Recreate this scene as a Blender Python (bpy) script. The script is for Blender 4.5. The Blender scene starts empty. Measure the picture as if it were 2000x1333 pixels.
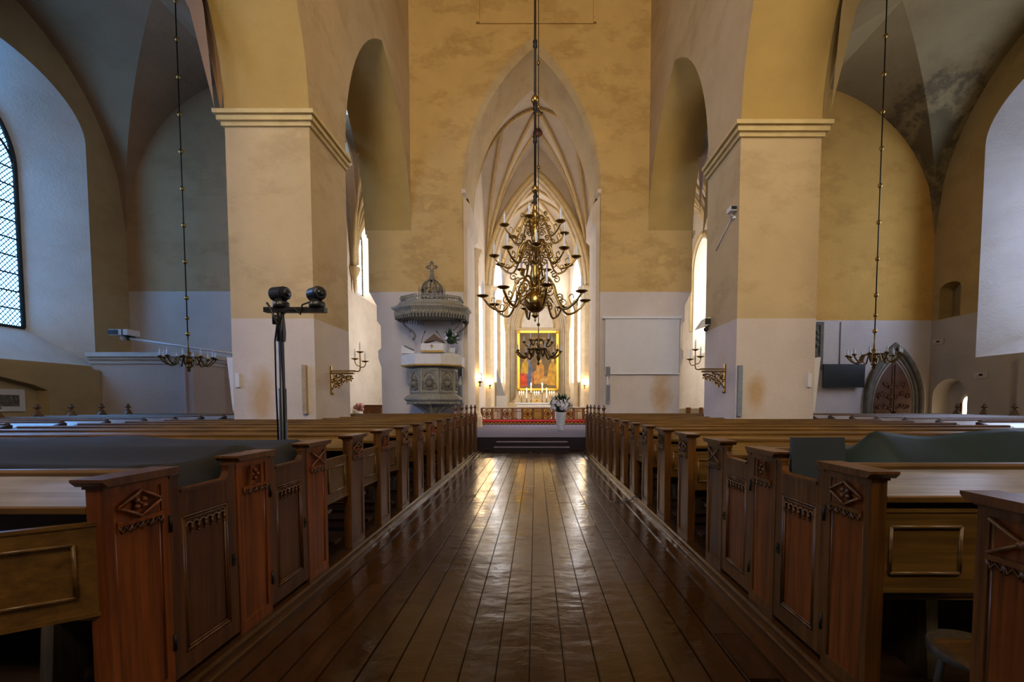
import bpy, math, random
from mathutils import Vector, Matrix
random.seed(7)
PI = math.pi
scene = bpy.context.scene
COL = scene.collection

# ------------------------------------------------------------------ camera
cam_d = bpy.data.cameras.new('camera')
cam = bpy.data.objects.new('camera', cam_d)
COL.objects.link(cam)
cam_d.sensor_width = 36.0
cam_d.lens = 889 / 2000 * 36.0
cam_d.shift_x = -46 / 2000
cam_d.shift_y = (832 - 666.5) / 2000
cam_d.clip_start = 0.05
cam_d.clip_end = 300
cam.location = (0, 0, 1.53)
cam.rotation_euler = (PI / 2 - math.atan(44 / 889), 0, 0)
scene.camera = cam
# ------------------------------------------------------------------ world, exposure
world = bpy.data.worlds.new('sky')
scene.world = world
world.use_nodes = True
world.node_tree.nodes['Background'].inputs[0].default_value = (0.55, 0.75, 1.0, 1)
world.node_tree.nodes['Background'].inputs[1].default_value = 1.0
vs = scene.view_settings
vs.view_transform = 'Standard'
vs.look = 'None'
vs.gamma = 1.0
vs.exposure = 0.22
vs.use_curve_mapping = False
# strength and colour of the daylight that the leaded windows let in
DAY = {'aisle_left': ((0.16, 0.46, 1.0), 9.0), 'aisle_left_rear': ((0.36, 0.50, 1.0), 11.0), 'aisle_right': ((0.54, 0.66, 1.0), 8.5), 'aisle_rear': ((1.0, 0.80, 0.62), 5.0),
       'west': ((1.0, 0.87, 0.69), 13.0), 'choir': ((0.92, 0.93, 1.0), 11.0), 'clerestory': ((1.0, 0.84, 0.58), 7.0)}

# ------------------------------------------------------------------ materials
MATS = {}
def new_mat(name):
    m = bpy.data.materials.new(name)
    m.use_nodes = True
    nt = m.node_tree
    b = nt.nodes['Principled BSDF']
    return m, nt, b
def ramp(nt, fac, stops):
    r = nt.nodes.new('ShaderNodeValToRGB')
    while len(r.color_ramp.elements) < len(stops):
        r.color_ramp.elements.new(0.5)
    for e, (p, c) in zip(r.color_ramp.elements, stops):
        e.position = p
        e.color = (*c, 1)
    nt.links.new(fac, r.inputs[0])
    return r.outputs[0]
def noise(nt, vec, scale, detail=4, rough=0.55):
    n = nt.nodes.new('ShaderNodeTexNoise')
    n.inputs['Scale'].default_value = scale
    n.inputs['Detail'].default_value = detail
    n.inputs['Roughness'].default_value = rough
    if vec is not None:
        nt.links.new(vec, n.inputs['Vector'])
    return n.outputs[0]
def mapping(nt, src, scale=(1, 1, 1), loc=(0, 0, 0)):
    mp = nt.nodes.new('ShaderNodeMapping')
    mp.inputs['Scale'].default_value = scale
    mp.inputs['Location'].default_value = loc
    nt.links.new(src, mp.inputs[0])
    return mp.outputs[0]
def mixc(nt, fac, a, b, mode='MIX'):
    n = nt.nodes.new('ShaderNodeMix')
    n.data_type = 'RGBA'
    n.blend_type = mode
    for s, v in ((0, fac), (6, a), (7, b)):
        if hasattr(v, 'is_linked') or isinstance(v, bpy.types.NodeSocket):
            nt.links.new(v, n.inputs[s])
        elif s == 0:
            n.inputs[0].default_value = v
        else:
            n.inputs[s].default_value = (*v, 1)
    return n.outputs[2]
def mathn(nt, op, a, b=0.5, c=None):
    n = nt.nodes.new('ShaderNodeMath')
    n.operation = op
    for i, v in enumerate((a, b, c)):
        if v is None:
            continue
        if isinstance(v, bpy.types.NodeSocket):
            nt.links.new(v, n.inputs[i])
        else:
            n.inputs[i].default_value = v
    return n.outputs[0]
def bump(nt, b, h, strength=0.3, dist=0.01):
    n = nt.nodes.new('ShaderNodeBump')
    n.inputs['Strength'].default_value = strength
    n.inputs['Distance'].default_value = dist
    nt.links.new(h, n.inputs['Height'])
    nt.links.new(n.outputs[0], b.inputs['Normal'])
def pos(nt):
    return nt.nodes.new('ShaderNodeNewGeometry').outputs['Position']
def objc(nt):
    return nt.nodes.new('ShaderNodeTexCoord').outputs['Object']
def simple(name, col, rough=0.5, metal=0.0, var=0.15, scale=8, emit=None, bmp=0.0):
    if name in MATS:
        return MATS[name]
    m, nt, b = new_mat(name)
    n = noise(nt, objc(nt), scale)
    dark = tuple(c * (1 - var) for c in col)
    lite = tuple(min(1, c * (1 + var)) for c in col)
    nt.links.new(ramp(nt, n, [(0.3, dark), (0.7, lite)]), b.inputs['Base Color'])
    b.inputs['Roughness'].default_value = rough
    b.inputs['Metallic'].default_value = metal
    if bmp:
        bump(nt, b, n, bmp, 0.01)
    if emit:
        b.inputs['Emission Color'].default_value = (*emit[0], 1)
        b.inputs['Emission Strength'].default_value = emit[1]
    MATS[name] = m
    return m
LOW = (0.60, 0.53, 0.47)
HIGH = (0.53, 0.40, 0.21)
def plaster(name, line=None, low=LOW, high=HIGH, damp=None, stain=0.5, tan_tint=()):
    """limewashed wall: white dado below a painted line, cream above, with soot stains and patches"""
    if name in MATS:
        return MATS[name]
    m, nt, b = new_mat(name)
    p = pos(nt)
    n1 = noise(nt, p, 0.9, 6, 0.6)
    n2 = noise(nt, mapping(nt, p, (1, 1, 1.9)), 0.55, 10, 0.68)
    base = high
    if line is not None:
        sx = nt.nodes.new('ShaderNodeSeparateXYZ')
        nt.links.new(p, sx.inputs[0])
        z = mathn(nt, 'ADD', sx.outputs[2], mathn(nt, 'MULTIPLY', noise(nt, p, 3.0), 0.02))
        f = mathn(nt, 'GREATER_THAN', z, line)
        base = mixc(nt, f, low, high)
        streak = ramp(nt, n2, [(0.50, (1, 1, 1)), (0.60, (1 - 0.25 * stain, 1 - 0.3 * stain, 1 - 0.4 * stain)), (0.66, (1, 1, 1))])
        up = mixc(nt, f, (1, 1, 1), streak)
        base = mixc(nt, 1.0, base, up, 'MULTIPLY')
    else:
        streak = ramp(nt, n2, [(0.50, (1, 1, 1)), (0.60, (1 - 0.2 * stain, 1 - 0.25 * stain, 1 - 0.35 * stain)), (0.66, (1, 1, 1))])
        base = mixc(nt, 1.0, high, streak, 'MULTIPLY')
    base = mixc(nt, 1.0, base, ramp(nt, n1, [(0.25, (0.88, 0.87, 0.84)), (0.7, (1.06, 1.05, 1.03))]), 'MULTIPLY')
    for (c, r) in tan_tint:
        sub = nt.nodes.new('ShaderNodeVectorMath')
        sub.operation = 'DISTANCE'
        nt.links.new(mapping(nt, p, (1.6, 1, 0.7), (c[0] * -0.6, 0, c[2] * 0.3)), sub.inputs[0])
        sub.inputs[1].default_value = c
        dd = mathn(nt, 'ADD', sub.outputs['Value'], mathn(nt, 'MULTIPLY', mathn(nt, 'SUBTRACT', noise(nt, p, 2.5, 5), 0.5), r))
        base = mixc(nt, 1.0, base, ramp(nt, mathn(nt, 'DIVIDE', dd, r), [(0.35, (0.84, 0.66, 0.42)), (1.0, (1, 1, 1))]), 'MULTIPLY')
    if damp:
        for (c, r) in damp:
            sub = nt.nodes.new('ShaderNodeVectorMath')
            sub.operation = 'DISTANCE'
            nt.links.new(p, sub.inputs[0])
            sub.inputs[1].default_value = c
            dd = mathn(nt, 'ADD', sub.outputs['Value'], mathn(nt, 'MULTIPLY', mathn(nt, 'SUBTRACT', noise(nt, p, 1.6, 8, 0.7), 0.5), 3.2))
            core = ramp(nt, mathn(nt, 'DIVIDE', dd, r), [(0.30, (0.40, 0.40, 0.36)), (0.45, (0.95, 0.93, 0.9)), (0.62, (0.36, 0.35, 0.30)), (0.8, (0.86, 0.84, 0.8)), (1.0, (1, 1, 1))])
            base = mixc(nt, 1.0, base, core, 'MULTIPLY')
    nt.links.new(base, b.inputs['Base Color'])
    b.inputs['Roughness'].default_value = 0.85
    bump(nt, b, mathn(nt, 'ADD', mathn(nt, 'MULTIPLY', n2, 0.7), noise(nt, p, 14, 4)), 0.35, 0.03)
    MATS[name] = m
    return m
def wood(name, dark, light, axis='z', rough=0.4, scale=1.0, worn=None):
    if name in MATS:
        return MATS[name]
    m, nt, b = new_mat(name)
    s = {'x': (1.2, 28, 28), 'y': (28, 1.2, 28), 'z': (28, 28, 1.2)}[axis]
    v = mapping(nt, pos(nt), tuple(k * scale for k in s))
    n1 = noise(nt, v, 1.0, 6, 0.65)
    n2 = noise(nt, pos(nt), 2.2, 3)
    col = ramp(nt, n1, [(0.28, dark), (0.52, tuple((a + c) / 2 for a, c in zip(dark, light))), (0.75, light)])
    col = mixc(nt, 1.0, col, ramp(nt, n2, [(0.3, (0.75, 0.72, 0.7)), (0.7, (1.15, 1.12, 1.1))]), 'MULTIPLY')
    if worn:
        w = ramp(nt, noise(nt, mapping(nt, pos(nt), (2, 6, 6)), 1.0, 5), [(0.35, (0, 0, 0)), (0.6, (1, 1, 1))])
        col = mixc(nt, w, col, worn)
    nt.links.new(col, b.inputs['Base Color'])
    b.inputs['Roughness'].default_value = rough
    bump(nt, b, n1, 0.15, 0.004)
    MATS[name] = m
    return m
OAK_Z = wood('oak_upright', (0.035, 0.013, 0.002), (0.20, 0.080, 0.014), 'z', 0.36)
OAK_X = wood('oak_lengthwise', (0.07, 0.035, 0.007), (0.22, 0.115, 0.024), 'x', 0.35)
OAK_D = wood('oak_dark', (0.025, 0.012, 0.005), (0.07, 0.035, 0.014), 'x', 0.5)
REDOAK = wood('red_oak_panel', (0.06, 0.015, 0.002), (0.32, 0.085, 0.010), 'z', 0.33)
DARKOAK = wood('brown_door_oak', (0.03, 0.011, 0.003), (0.15, 0.055, 0.012), 'z', 0.36)
PALE = wood('worn_book_board', (0.20, 0.19, 0.18), (0.46, 0.45, 0.45), 'x', 0.28, 1.0)
BOARD = wood('varnished_book_board', (0.10, 0.055, 0.012), (0.26, 0.15, 0.038), 'x', 0.33)
OLDWOOD = wood('grey_support_wood', (0.06, 0.045, 0.02), (0.16, 0.13, 0.07), 'z', 0.7)
RAILWOOD = wood('altar_rail_oak', (0.10, 0.035, 0.006), (0.30, 0.12, 0.025), 'z', 0.4)
DOORWOOD = wood('carved_door_wood', (0.05, 0.018, 0.006), (0.20, 0.075, 0.022), 'z', 0.45)
def plank_mat():
    m, nt, b = new_mat('lacquered_floor_plank')
    p = pos(nt)
    oi = nt.nodes.new('ShaderNodeObjectInfo').outputs['Random']
    n1 = noise(nt, mapping(nt, p, (22, 1.0, 1)), 1.0, 6, 0.6)
    n2 = noise(nt, mapping(nt, p, (1.4, 0.7, 1)), 1.6, 6, 0.65)
    col = ramp(nt, n1, [(0.25, (0.022, 0.009, 0.003)), (0.7, (0.055, 0.024, 0.007))])
    col = mixc(nt, 1.0, col, ramp(nt, oi, [(0.0, (0.75, 0.7, 0.65)), (1.0, (1.2, 1.15, 1.1))]), 'MULTIPLY')
    col = mixc(nt, ramp(nt, n2, [(0.5, (0, 0, 0)), (0.75, (0.5, 0.5, 0.5))]), col, (0.085, 0.042, 0.014))
    nt.links.new(col, b.inputs['Base Color'])
    rg = nt.nodes.new('ShaderNodeMapRange')
    nt.links.new(n2, rg.inputs[0])
    rg.inputs[1].default_value, rg.inputs[2].default_value = 0.3, 0.7
    rg.inputs[3].default_value, rg.inputs[4].default_value = 0.10, 0.28
    nt.links.new(rg.outputs[0], b.inputs['Roughness'])
    h = mathn(nt, 'ADD', noise(nt, mapping(nt, p, (6, 9, 1)), 1.0, 3), mathn(nt, 'MULTIPLY', noise(nt, mapping(nt, p, (1.5, 3, 1)), 1.0, 2), 2.0))
    bump(nt, b, h, 0.22, 0.02)
    MATS['plank'] = m
    return m
PLANK = plank_mat()
BRASS = simple('aged_brass', (0.40, 0.27, 0.085), 0.27, 1.0, 0.3, 14)
DARKBRASS = simple('dark_brass', (0.17, 0.11, 0.04), 0.36, 1.0, 0.35, 14)
IRON = simple('black_iron', (0.018, 0.017, 0.015), 0.5, 0.6)
BLACK = simple('black_plastic', (0.010, 0.011, 0.013), 0.38, 0.0)
GILT = simple('gilt_iron', (0.30, 0.19, 0.05), 0.35, 1.0, 0.3, 20)
CANDLE = simple('candle_sleeve', (0.62, 0.70, 0.80), 0.5, 0, 0.05)
WAX = simple('wax', (0.85, 0.80, 0.66), 0.5, 0, 0.05)
BULB = simple('clear_bulb', (0.75, 0.78, 0.80), 0.1, 0, 0.03)
FLAME = simple('lit_flame', (1, 0.8, 0.4), 0.5, 0, 0.02, emit=((1.0, 0.72, 0.32), 30))
LAMP = simple('lit_sconce_bulb', (1, 0.85, 0.6), 0.5, 0, 0.02, emit=((1.0, 0.70, 0.34), 60))
STONE = simple('grey_carved_stone', (0.13, 0.115, 0.08), 0.75, 0, 0.3, 5, bmp=0.5)
PULPIT = simple('grey_painted_pulpit_wood', (0.26, 0.24, 0.185), 0.6, 0, 0.2, 5)
PULPITD = simple('darker_relief_paint', (0.17, 0.15, 0.11), 0.65, 0, 0.25, 9)  # darker grey for reliefs, crown, cross and brackets
LINEN = simple('white_altar_linen', (0.68, 0.66, 0.62), 0.8, 0, 0.06, 6)
GOLDCLOTH = simple('gold_fringe', (0.45, 0.27, 0.05), 0.5, 0.2, 0.3, 60)
CREAMSTONE = simple('cream_painted_stone', (0.68, 0.54, 0.33), 0.7, 0, 0.12, 3)
WHITESTONE = simple('white_marble', (0.75, 0.70, 0.62), 0.5, 0, 0.08, 3)
GOLD = simple('gold_leaf', (0.80, 0.50, 0.07), 0.3, 0.75, 0.2, 12)
RED = simple('red_kneeler_cloth', (0.42, 0.012, 0.012), 0.8, 0, 0.2, 6)
CARPET = simple('grey_carpet', (0.13, 0.12, 0.19), 0.95, 0, 0.15, 60, bmp=0.3)
CARPETD = simple('dark_step_carpet', (0.016, 0.011, 0.016), 0.95, 0, 0.2, 60, bmp=0.3)
SCREENW = simple('projection_screen_cloth', (0.62, 0.60, 0.58), 0.9, 0, 0.03, 3)
WHITEP = simple('white_plastic', (0.66, 0.66, 0.66), 0.4, 0, 0.03)
GREYP = simple('grey_plastic', (0.28, 0.29, 0.31), 0.4, 0, 0.05)
BLACKSCR = simple('black_screen_glass', (0.012, 0.015, 0.014), 0.25, 0, 0.02)
LEAF = simple('dark_green_leaf', (0.020, 0.055, 0.016), 0.5, 0, 0.5, 12)
PETAL = simple('white_petal', (0.85, 0.84, 0.88), 0.6, 0, 0.1, 20)
COVER_L = simple('charcoal_cover_cloth', (0.009, 0.010, 0.011), 0.8, 0, 0.2, 3)
COVER_R = simple('dark_green_cover_cloth', (0.003, 0.020, 0.020), 0.55, 0, 0.35, 4)
SLATE = simple('grey_panel', (0.045, 0.055, 0.062), 0.5, 0, 0.08, 4)
LEADM = simple('lead_came', (0.02, 0.028, 0.03), 0.6, 0.3)
PAPER = simple('paper_mount', (0.52, 0.50, 0.48), 0.8, 0, 0.03)
PRINT = simple('dark_print', (0.10, 0.09, 0.07), 0.7, 0, 0.8, 14)
def glow(name, col, strength):
    if name in MATS:
        return MATS[name]
    m, nt, b = new_mat(name)
    n = noise(nt, objc(nt), 5.0)
    b.inputs['Base Color'].default_value = (0.5, 0.6, 0.7, 1)
    b.inputs['Roughness'].default_value = 0.15
    nt.links.new(ramp(nt, n, [(0.3, tuple(c * 0.9 for c in col)), (0.7, col)]), b.inputs['Emission Color'])
    b.inputs['Emission Strength'].default_value = strength
    MATS[name] = m
    return m
GLASS = {k: glow('daylit_glass_' + k, *v) for k, v in DAY.items()}

# ------------------------------------------------------------------ mesh helpers
class MB:
    def __init__(self):
        self.v, self.f, self.s = [], [], []
    def add(self, vs, fs, smooth=False):
        o = len(self.v)
        self.v += [tuple(p) for p in vs]
        self.f += [tuple(i + o for i in f) for f in fs]
        self.s += [smooth] * len(fs)
        return self
    def box(self, x0, x1, y0, y1, z0, z1):
        if x0 > x1: x0, x1 = x1, x0
        if y0 > y1: y0, y1 = y1, y0
        if z0 > z1: z0, z1 = z1, z0
        return self.add([(x0, y0, z0), (x1, y0, z0), (x1, y1, z0), (x0, y1, z0), (x0, y0, z1), (x1, y0, z1), (x1, y1, z1), (x0, y1, z1)],
                        [(0, 3, 2, 1), (4, 5, 6, 7), (0, 1, 5, 4), (1, 2, 6, 5), (2, 3, 7, 6), (3, 0, 4, 7)])
    def quad(self, *p):
        return self.add(p, [tuple(range(len(p)))])
    def prism(self, poly, axis, a, b, smooth=False):
        """poly of 2-D points swept along an axis: x -> (y,z), y -> (x,z), z -> (x,y)"""
        def P(q, t):
            return {'x': (t, q[0], q[1]), 'y': (q[0], t, q[1]), 'z': (q[0], q[1], t)}[axis]
        n = len(poly)
        vs = [P(q, a) for q in poly] + [P(q, b) for q in poly]
        self.add(vs, [tuple(range(n))[::-1], tuple(range(n, 2 * n))])
        return self.add(vs, [(i, (i + 1) % n, n + (i + 1) % n, n + i) for i in range(n)], smooth)
    def lathe(self, prof, c=(0, 0, 0), n=16, sy=1.0, smooth=True, rot=0.0):
        vs = []
        for (r, z) in prof:
            for k in range(n):
                a = 2 * PI * k / n + rot
                vs.append((c[0] + r * math.cos(a), c[1] + r * math.sin(a) * sy, c[2] + z))
        fs = []
        for i in range(len(prof) - 1):
            for k in range(n):
                k2 = (k + 1) % n
                fs.append((i * n + k, i * n + k2, (i + 1) * n + k2, (i + 1) * n + k))
        self.add(vs, fs, smooth)
        if prof[0][0] > 1e-4:
            self.add(vs[:n], [tuple(range(n))[::-1]])
        if prof[-1][0] > 1e-4:
            self.add(vs[-n:], [tuple(range(n))])
        return self
    def ball(self, c, r, n=12, sz=1.0):
        m = max(4, n // 2)
        return self.lathe([(max(1e-5, r * math.sin(PI * i / m)), -r * sz * math.cos(PI * i / m)) for i in range(m + 1)], c, n)
    def tube(self, pts, r, n=6, smooth=True):
        pts = [Vector(p) for p in pts]
        rs = r if isinstance(r, (list, tuple)) else [r] * len(pts)
        vs = []
        up = Vector((0, 0, 1))
        prev = None
        for i, p in enumerate(pts):
            t = (pts[min(i + 1, len(pts) - 1)] - pts[max(i - 1, 0)])
            if t.length < 1e-9:
                t = Vector((0, 0, 1))
            t.normalize()
            if prev is None:
                a = t.cross(up)
                if a.length < 1e-3:
                    a = t.cross(Vector((1, 0, 0)))
            else:
                a = prev - t * prev.dot(t)
                if a.length < 1e-4:
                    a = t.cross(Vector((1, 0, 0.1)))
            a.normalize()
            prev = a.copy()
            b = t.cross(a)
            for k in range(n):
                q = 2 * PI * k / n + PI / 4
                vs.append(tuple(p + (a * math.cos(q) + b * math.sin(q)) * rs[i]))
        fs = []
        for i in range(len(pts) - 1):
            for k in range(n):
                k2 = (k + 1) % n
                fs.append((i * n + k, i * n + k2, (i + 1) * n + k2, (i + 1) * n + k))
        fs.append(tuple(range(n))[::-1])
        fs.append(tuple(range((len(pts) - 1) * n, len(pts) * n)))
        return self.add(vs, fs, smooth)
    def grid(self, P, smooth=True):
        """P[i][j] points"""
        ni, nj = len(P), len(P[0])
        return self.add([p for row in P for p in row],
                        [(i * nj + j, i * nj + j + 1, (i + 1) * nj + j + 1, (i + 1) * nj + j) for i in range(ni - 1) for j in range(nj - 1)], smooth)
    def xf(self, M):
        self.v = [tuple(M @ Vector(p)) for p in self.v]
        return self
    def mesh(self, name):
        me = bpy.data.meshes.new(name)
        me.from_pydata(self.v, [], self.f)
        me.polygons.foreach_set('use_smooth', self.s)
        me.update()
        return me
    def build(self, name, mat, parent=None, loc=None, rz=0.0, kind=None):
        return link(name, self.mesh(name), mat, parent, loc, rz, kind)
def link(name, me, mat=None, parent=None, loc=None, rz=0.0, kind=None):
    o = bpy.data.objects.new(name, me)
    if mat is not None and not me.materials:
        me.materials.append(mat)
    COL.objects.link(o)
    if parent is not None:
        o.parent = parent
    if loc is not None:
        o.location = loc
    if rz:
        o.rotation_euler = (0, 0, rz)
    if kind:
        o['kind'] = kind
    return o
def tag(o, label, cat, group=None):
    o['label'] = label
    o['category'] = cat
    if group:
        o['group'] = group
    return o
def thing(name, label, cat, loc=(0, 0, 0), group=None, rz=0.0):
    o = bpy.data.objects.new(name, None)
    o.empty_display_size = 0.1
    COL.objects.link(o)
    o.location = loc
    o.rotation_euler = (0, 0, rz)
    return tag(o, label, cat, group)
def struct(name, label=None, loc=(0, 0, 0)):
    o = bpy.data.objects.new(name, None)
    o.empty_display_size = 0.1
    COL.objects.link(o)
    o.location = loc
    o['kind'] = 'structure'
    if label:
        o['label'] = label
    return o
def smesh(name, mb, mat, label=None):
    o = mb.build(name, mat)
    o['kind'] = 'structure'
    if label:
        o['label'] = label
    return o
def half_arch(w, h, n=12):
    """points (t,z) of half a pointed arch from (0,0) at the springing to (w,h) at the apex"""
    if h >= w:
        R = (w * w + h * h) / (2 * w)
        a1 = math.asin(min(1, h / R))
        return [(R - R * math.cos(a1 * i / n), R * math.sin(a1 * i / n)) for i in range(n + 1)]
    return [(w - w * math.cos(PI / 2 * i / n), h * math.sin(PI / 2 * i / n)) for i in range(n + 1)]
def arch_pts(a, b, za, zb, tm, zm, n=12):
    L = [(a + t, za + z) for t, z in half_arch(tm - a, zm - za, n)]
    R = [(b - t, zb + z) for t, z in half_arch(b - tm, zm - zb, n)]
    return L + R[::-1][1:]
def arch_fill(mb, pts, ztop, axis, c0, c1, soffit=True):
    """the wall above an arch curve, between planes c0 and c1 of the axis, with the arch's soffit"""
    def P(t, z, c):
        return (c, t, z) if axis == 'x' else (t, c, z)
    for (t0, z0), (t1, z1) in zip(pts[:-1], pts[1:]):
        for c in (c0, c1):
            mb.quad(P(t0, z0, c), P(t1, z1, c), P(t1, ztop, c), P(t0, ztop, c))
    if soffit:
        mb.grid([[P(t, z, c0), P(t, z, c1)] for t, z in pts])
    return mb
# ------------------------------------------------------------------ plan of the church
XL, XR = -4.82, 4.38           # faces of the nave arcades
PLO, PRO = -6.62, 6.10         # aisle faces of the arcades
OUT = 14.6                     # outer aisle walls
YE = 18.0                      # face of the wall with the chancel arch
TOP = 20.0
W_ARC = plaster('limewash_arcade', 3.38, tan_tint=[((-6.0, 10.0, 1.65), 0.55), ((4.85, 10.0, 1.75), 0.40)])
W_EAST = plaster('limewash_east', 5.88, high=(0.56, 0.38, 0.14), stain=0.8, tan_tint=[((4.95, 18.0, 1.9), 0.8)])  # tan glow low on the right painted into the wall colour
W_AIL = plaster('limewash_left_aisle', 5.55, low=(0.55, 0.47, 0.42), high=(0.44, 0.28, 0.14))
W_AIR = plaster('limewash_right_aisle', 4.59, high=(0.66, 0.37, 0.07))
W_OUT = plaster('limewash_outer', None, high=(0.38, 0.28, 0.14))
W_OUTR = plaster('limewash_outer_right', 4.55, low=(0.42, 0.36, 0.27), high=(0.42, 0.28, 0.09))
W_REV = plaster('limewash_reveal', None, high=(0.60, 0.58, 0.55), stain=0.25)
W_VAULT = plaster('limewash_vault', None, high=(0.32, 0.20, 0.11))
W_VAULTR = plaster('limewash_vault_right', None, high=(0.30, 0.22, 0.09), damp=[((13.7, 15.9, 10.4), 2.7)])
W_CHOIR = plaster('limewash_choir', None, high=(0.66, 0.56, 0.44), stain=0.3)
W_SOFFIT = plaster('limewash_soffit_shade', None, high=(0.42, 0.28, 0.08), stain=0.2)  # ochre of the shaded soffits painted into the limewash colour
RIBM = simple('rib_stone_paint', (0.56, 0.40, 0.18), 0.8, 0, 0.12, 4)
CORN = simple('cornice_paint', (0.58, 0.44, 0.19), 0.8, 0, 0.1, 4)

# floor: individual planks of the middle aisle
floor = struct('floor', 'brown lacquered plank floor of the middle aisle')
MB().box(-16.4, 16.4, -8, 34, -0.30, -0.045).build('subfloor', OAK_D, floor)
x = -1.62
cols = []
while x < 1.38:
    w = random.choice((0.19, 0.2, 0.205, 0.215))
    cols.append((x, min(x + w, 1.40)))
    x += w
for i, (a, b) in enumerate(cols):
    mid = 5.07 if i in (7, 8, 12) else 6.94
    for (y0, y1) in ((-2.0, mid), (mid, 13.3)):
        dz = random.uniform(-0.003, 0.001)
        g = 0.0035
        P = []
        mbp = MB().box(a + g, b - g, y0 + g, y1 - g, -0.045 + dz, -0.004 + dz)
        mbp.box(a + g + 0.004, b - g - 0.004, y0 + g + 0.003, y1 - g - 0.003, -0.004 + dz, dz)
        if i == len(cols) - 2 and y0 < 0:
            mbp = MB().box(a + g, b - g, y0, 2.42, -0.045, 0).box(a + g, b - g, 2.95, y1 - g, -0.045, 0)
        mbp.build('plank', PLANK, floor)
y = 13.31
while y < 15.0:
    MB().box(-1.95, 1.75, y + 0.003, y + 0.207, -0.045, 0.0).build('cross_plank', PLANK, floor)
    y += 0.21
hx0, hx1 = cols[-2]
hat = thing('floor_hatch', 'small brown wooden hatch set into the aisle floor beside the pew kerb', 'hatch', ((hx0 + hx1) / 2, 2.68, 0))
MB().box(-0.085, 0.085, -0.24, 0.24, -0.04, 0.012).build('lid', PLANK, hat)
MB().box(-0.095, -0.087, -0.26, 0.26, -0.04, 0.004).box(0.087, 0.095, -0.26, 0.26, -0.04, 0.004).build('rim', OAK_D, hat)
# pew platforms with their kerbs
XAL, XAR = -1.83, 1.59
for s, xa, xo in ((-1, XAL, -OUT), (1, XAR, OUT)):
    st = struct('floor_pews_' + ('left' if s < 0 else 'right'), 'dark plank platform that carries the pews')
    MB().box(xa, xo, -8, 14.45, -0.045, 0.08).build('platform', OAK_D, st)
    k = MB()
    prof = [(xa + s * 0.02, -0.045), (xa - s * 0.21, -0.045), (xa - s * 0.21, 0.012), (xa - s * 0.10, 0.018), (xa - s * 0.10, 0.045), (xa - s * 0.085, 0.052),
            (xa - s * 0.06, 0.054), (xa - s * 0.055, 0.078), (xa - s * 0.035, 0.088), (xa + s * 0.02, 0.088)]
    k.prism(prof, 'y', -2.0, 14.42)
    k.build('kerb', PLANK, st)
    MB().box(xo * 0 + s * 7.55, xo, 14.45, 16.6, -0.045, 0.04).build('paving', simple('stone_paving', (0.2, 0.17, 0.13), 0.7), st)

# nave arcades: wall with pier and pointed arches
def arcade(s):
    nm = 'left' if s < 0 else 'right'
    xi, xo = (XL, PLO) if s < 0 else (XR, PRO)
    st = struct('wall_%s_arcade' % nm, 'cream and white plastered nave arcade with square pier')
    pier_top = 7.70 if s < 0 else 7.48
    apz = 12.9 if s < 0 else 12.3
    mb = MB()
    for (y0, y1) in ((10.0, 11.85), (2.0, 3.85), (-6.0, -4.15)):
        mb.box(xi, xo, y0, y1, 0, pier_top)
        mb.box(xi, xo, y0, y1, pier_top, TOP)
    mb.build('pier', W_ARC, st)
    mb = MB()
    arches = [arch_pts(11.85, YE, pier_top, 8.22, 14.85, apz), arch_pts(3.85, 10.0, pier_top, pier_top, 6.9, 12.25), arch_pts(-4.15, 2.0, pier_top, pier_top, -1.1, 12.25)]
    for pts in arches:
        arch_fill(mb, pts, TOP, 'x', xi, xo, False)
    mb.box(xi, xo, -8, -6, 0, TOP)
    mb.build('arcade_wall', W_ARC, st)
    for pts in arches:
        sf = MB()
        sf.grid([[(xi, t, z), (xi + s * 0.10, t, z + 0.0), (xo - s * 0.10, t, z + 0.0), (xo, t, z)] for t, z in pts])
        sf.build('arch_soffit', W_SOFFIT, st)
    # impost cornice round the pier
    for (z0, z1, e) in ((pier_top - 0.29, pier_top - 0.20, 0.05), (pier_top - 0.20, pier_top - 0.11, 0.11), (pier_top - 0.11, pier_top - 0.085, 0.09), (pier_top - 0.085, pier_top, 0.16)):
        c = MB()
        c.box(min(xi, xo) - e, max(xi, xo) + e, 10.0 - e, 9.999, z0, z1)
        c.box(min(xi, xo) - e, min(xi, xo), 9.999, 10.06, z0, z1).box(max(xi, xo), max(xi, xo) + e, 9.999, 10.06, z0, z1)
        for xx in (xi, xo):
            so = 1 if xx > (xi + xo) / 2 else -1
            c.box(xx, xx + so * e, 10.06, 11.85, z0, z1)
        c.build('cornice_moulding', CORN, st)
    return st
arcade(-1)
arcade(1)

# wall with the chancel arch
st = struct('wall_east', 'cream plastered wall pierced by the tall pointed chancel arch')
YB = 20.4
pts = arch_pts(-2.83, 2.52, 9.78, 9.78, -0.14, 15.4, 18)
mb = MB()
arch_fill(mb, pts, TOP, 'y', YE, YB, False)
for (a, b, a2) in ((-6.06, -2.83, -6.50), (2.52, 5.68, 6.09)):
    mb.box(a, b, YE, YB, 0, TOP)
    lo, hi = (a2, a) if a2 < a else (b, a2)
    mb.box(lo, hi, YE, YB, 5.86, TOP)
    # chamfered corbel carrying the wider upper wall
    if a2 < a:
        mb.prism([(a2, 5.86), (a, 5.86), (a, 4.55), (a - 0.16, 4.75), (a - 0.16, 5.35)], 'y', YE + 0.03, YB)
        mb.prism([(a, 2.9), (a - 0.13, 3.3), (a - 0.13, 3.6), (a, 3.7)], 'y', YE + 0.03, YB)
    else:
        mb.prism([(b, 5.86), (a2, 5.86), (b + 0.16, 5.35), (b + 0.16, 4.75), (b, 4.55)], 'y', YE + 0.03, YB)
        mb.prism([(b, 2.9), (b + 0.13, 3.3), (b + 0.13, 3.6), (b, 3.7)], 'y', YE + 0.03, YB)
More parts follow.
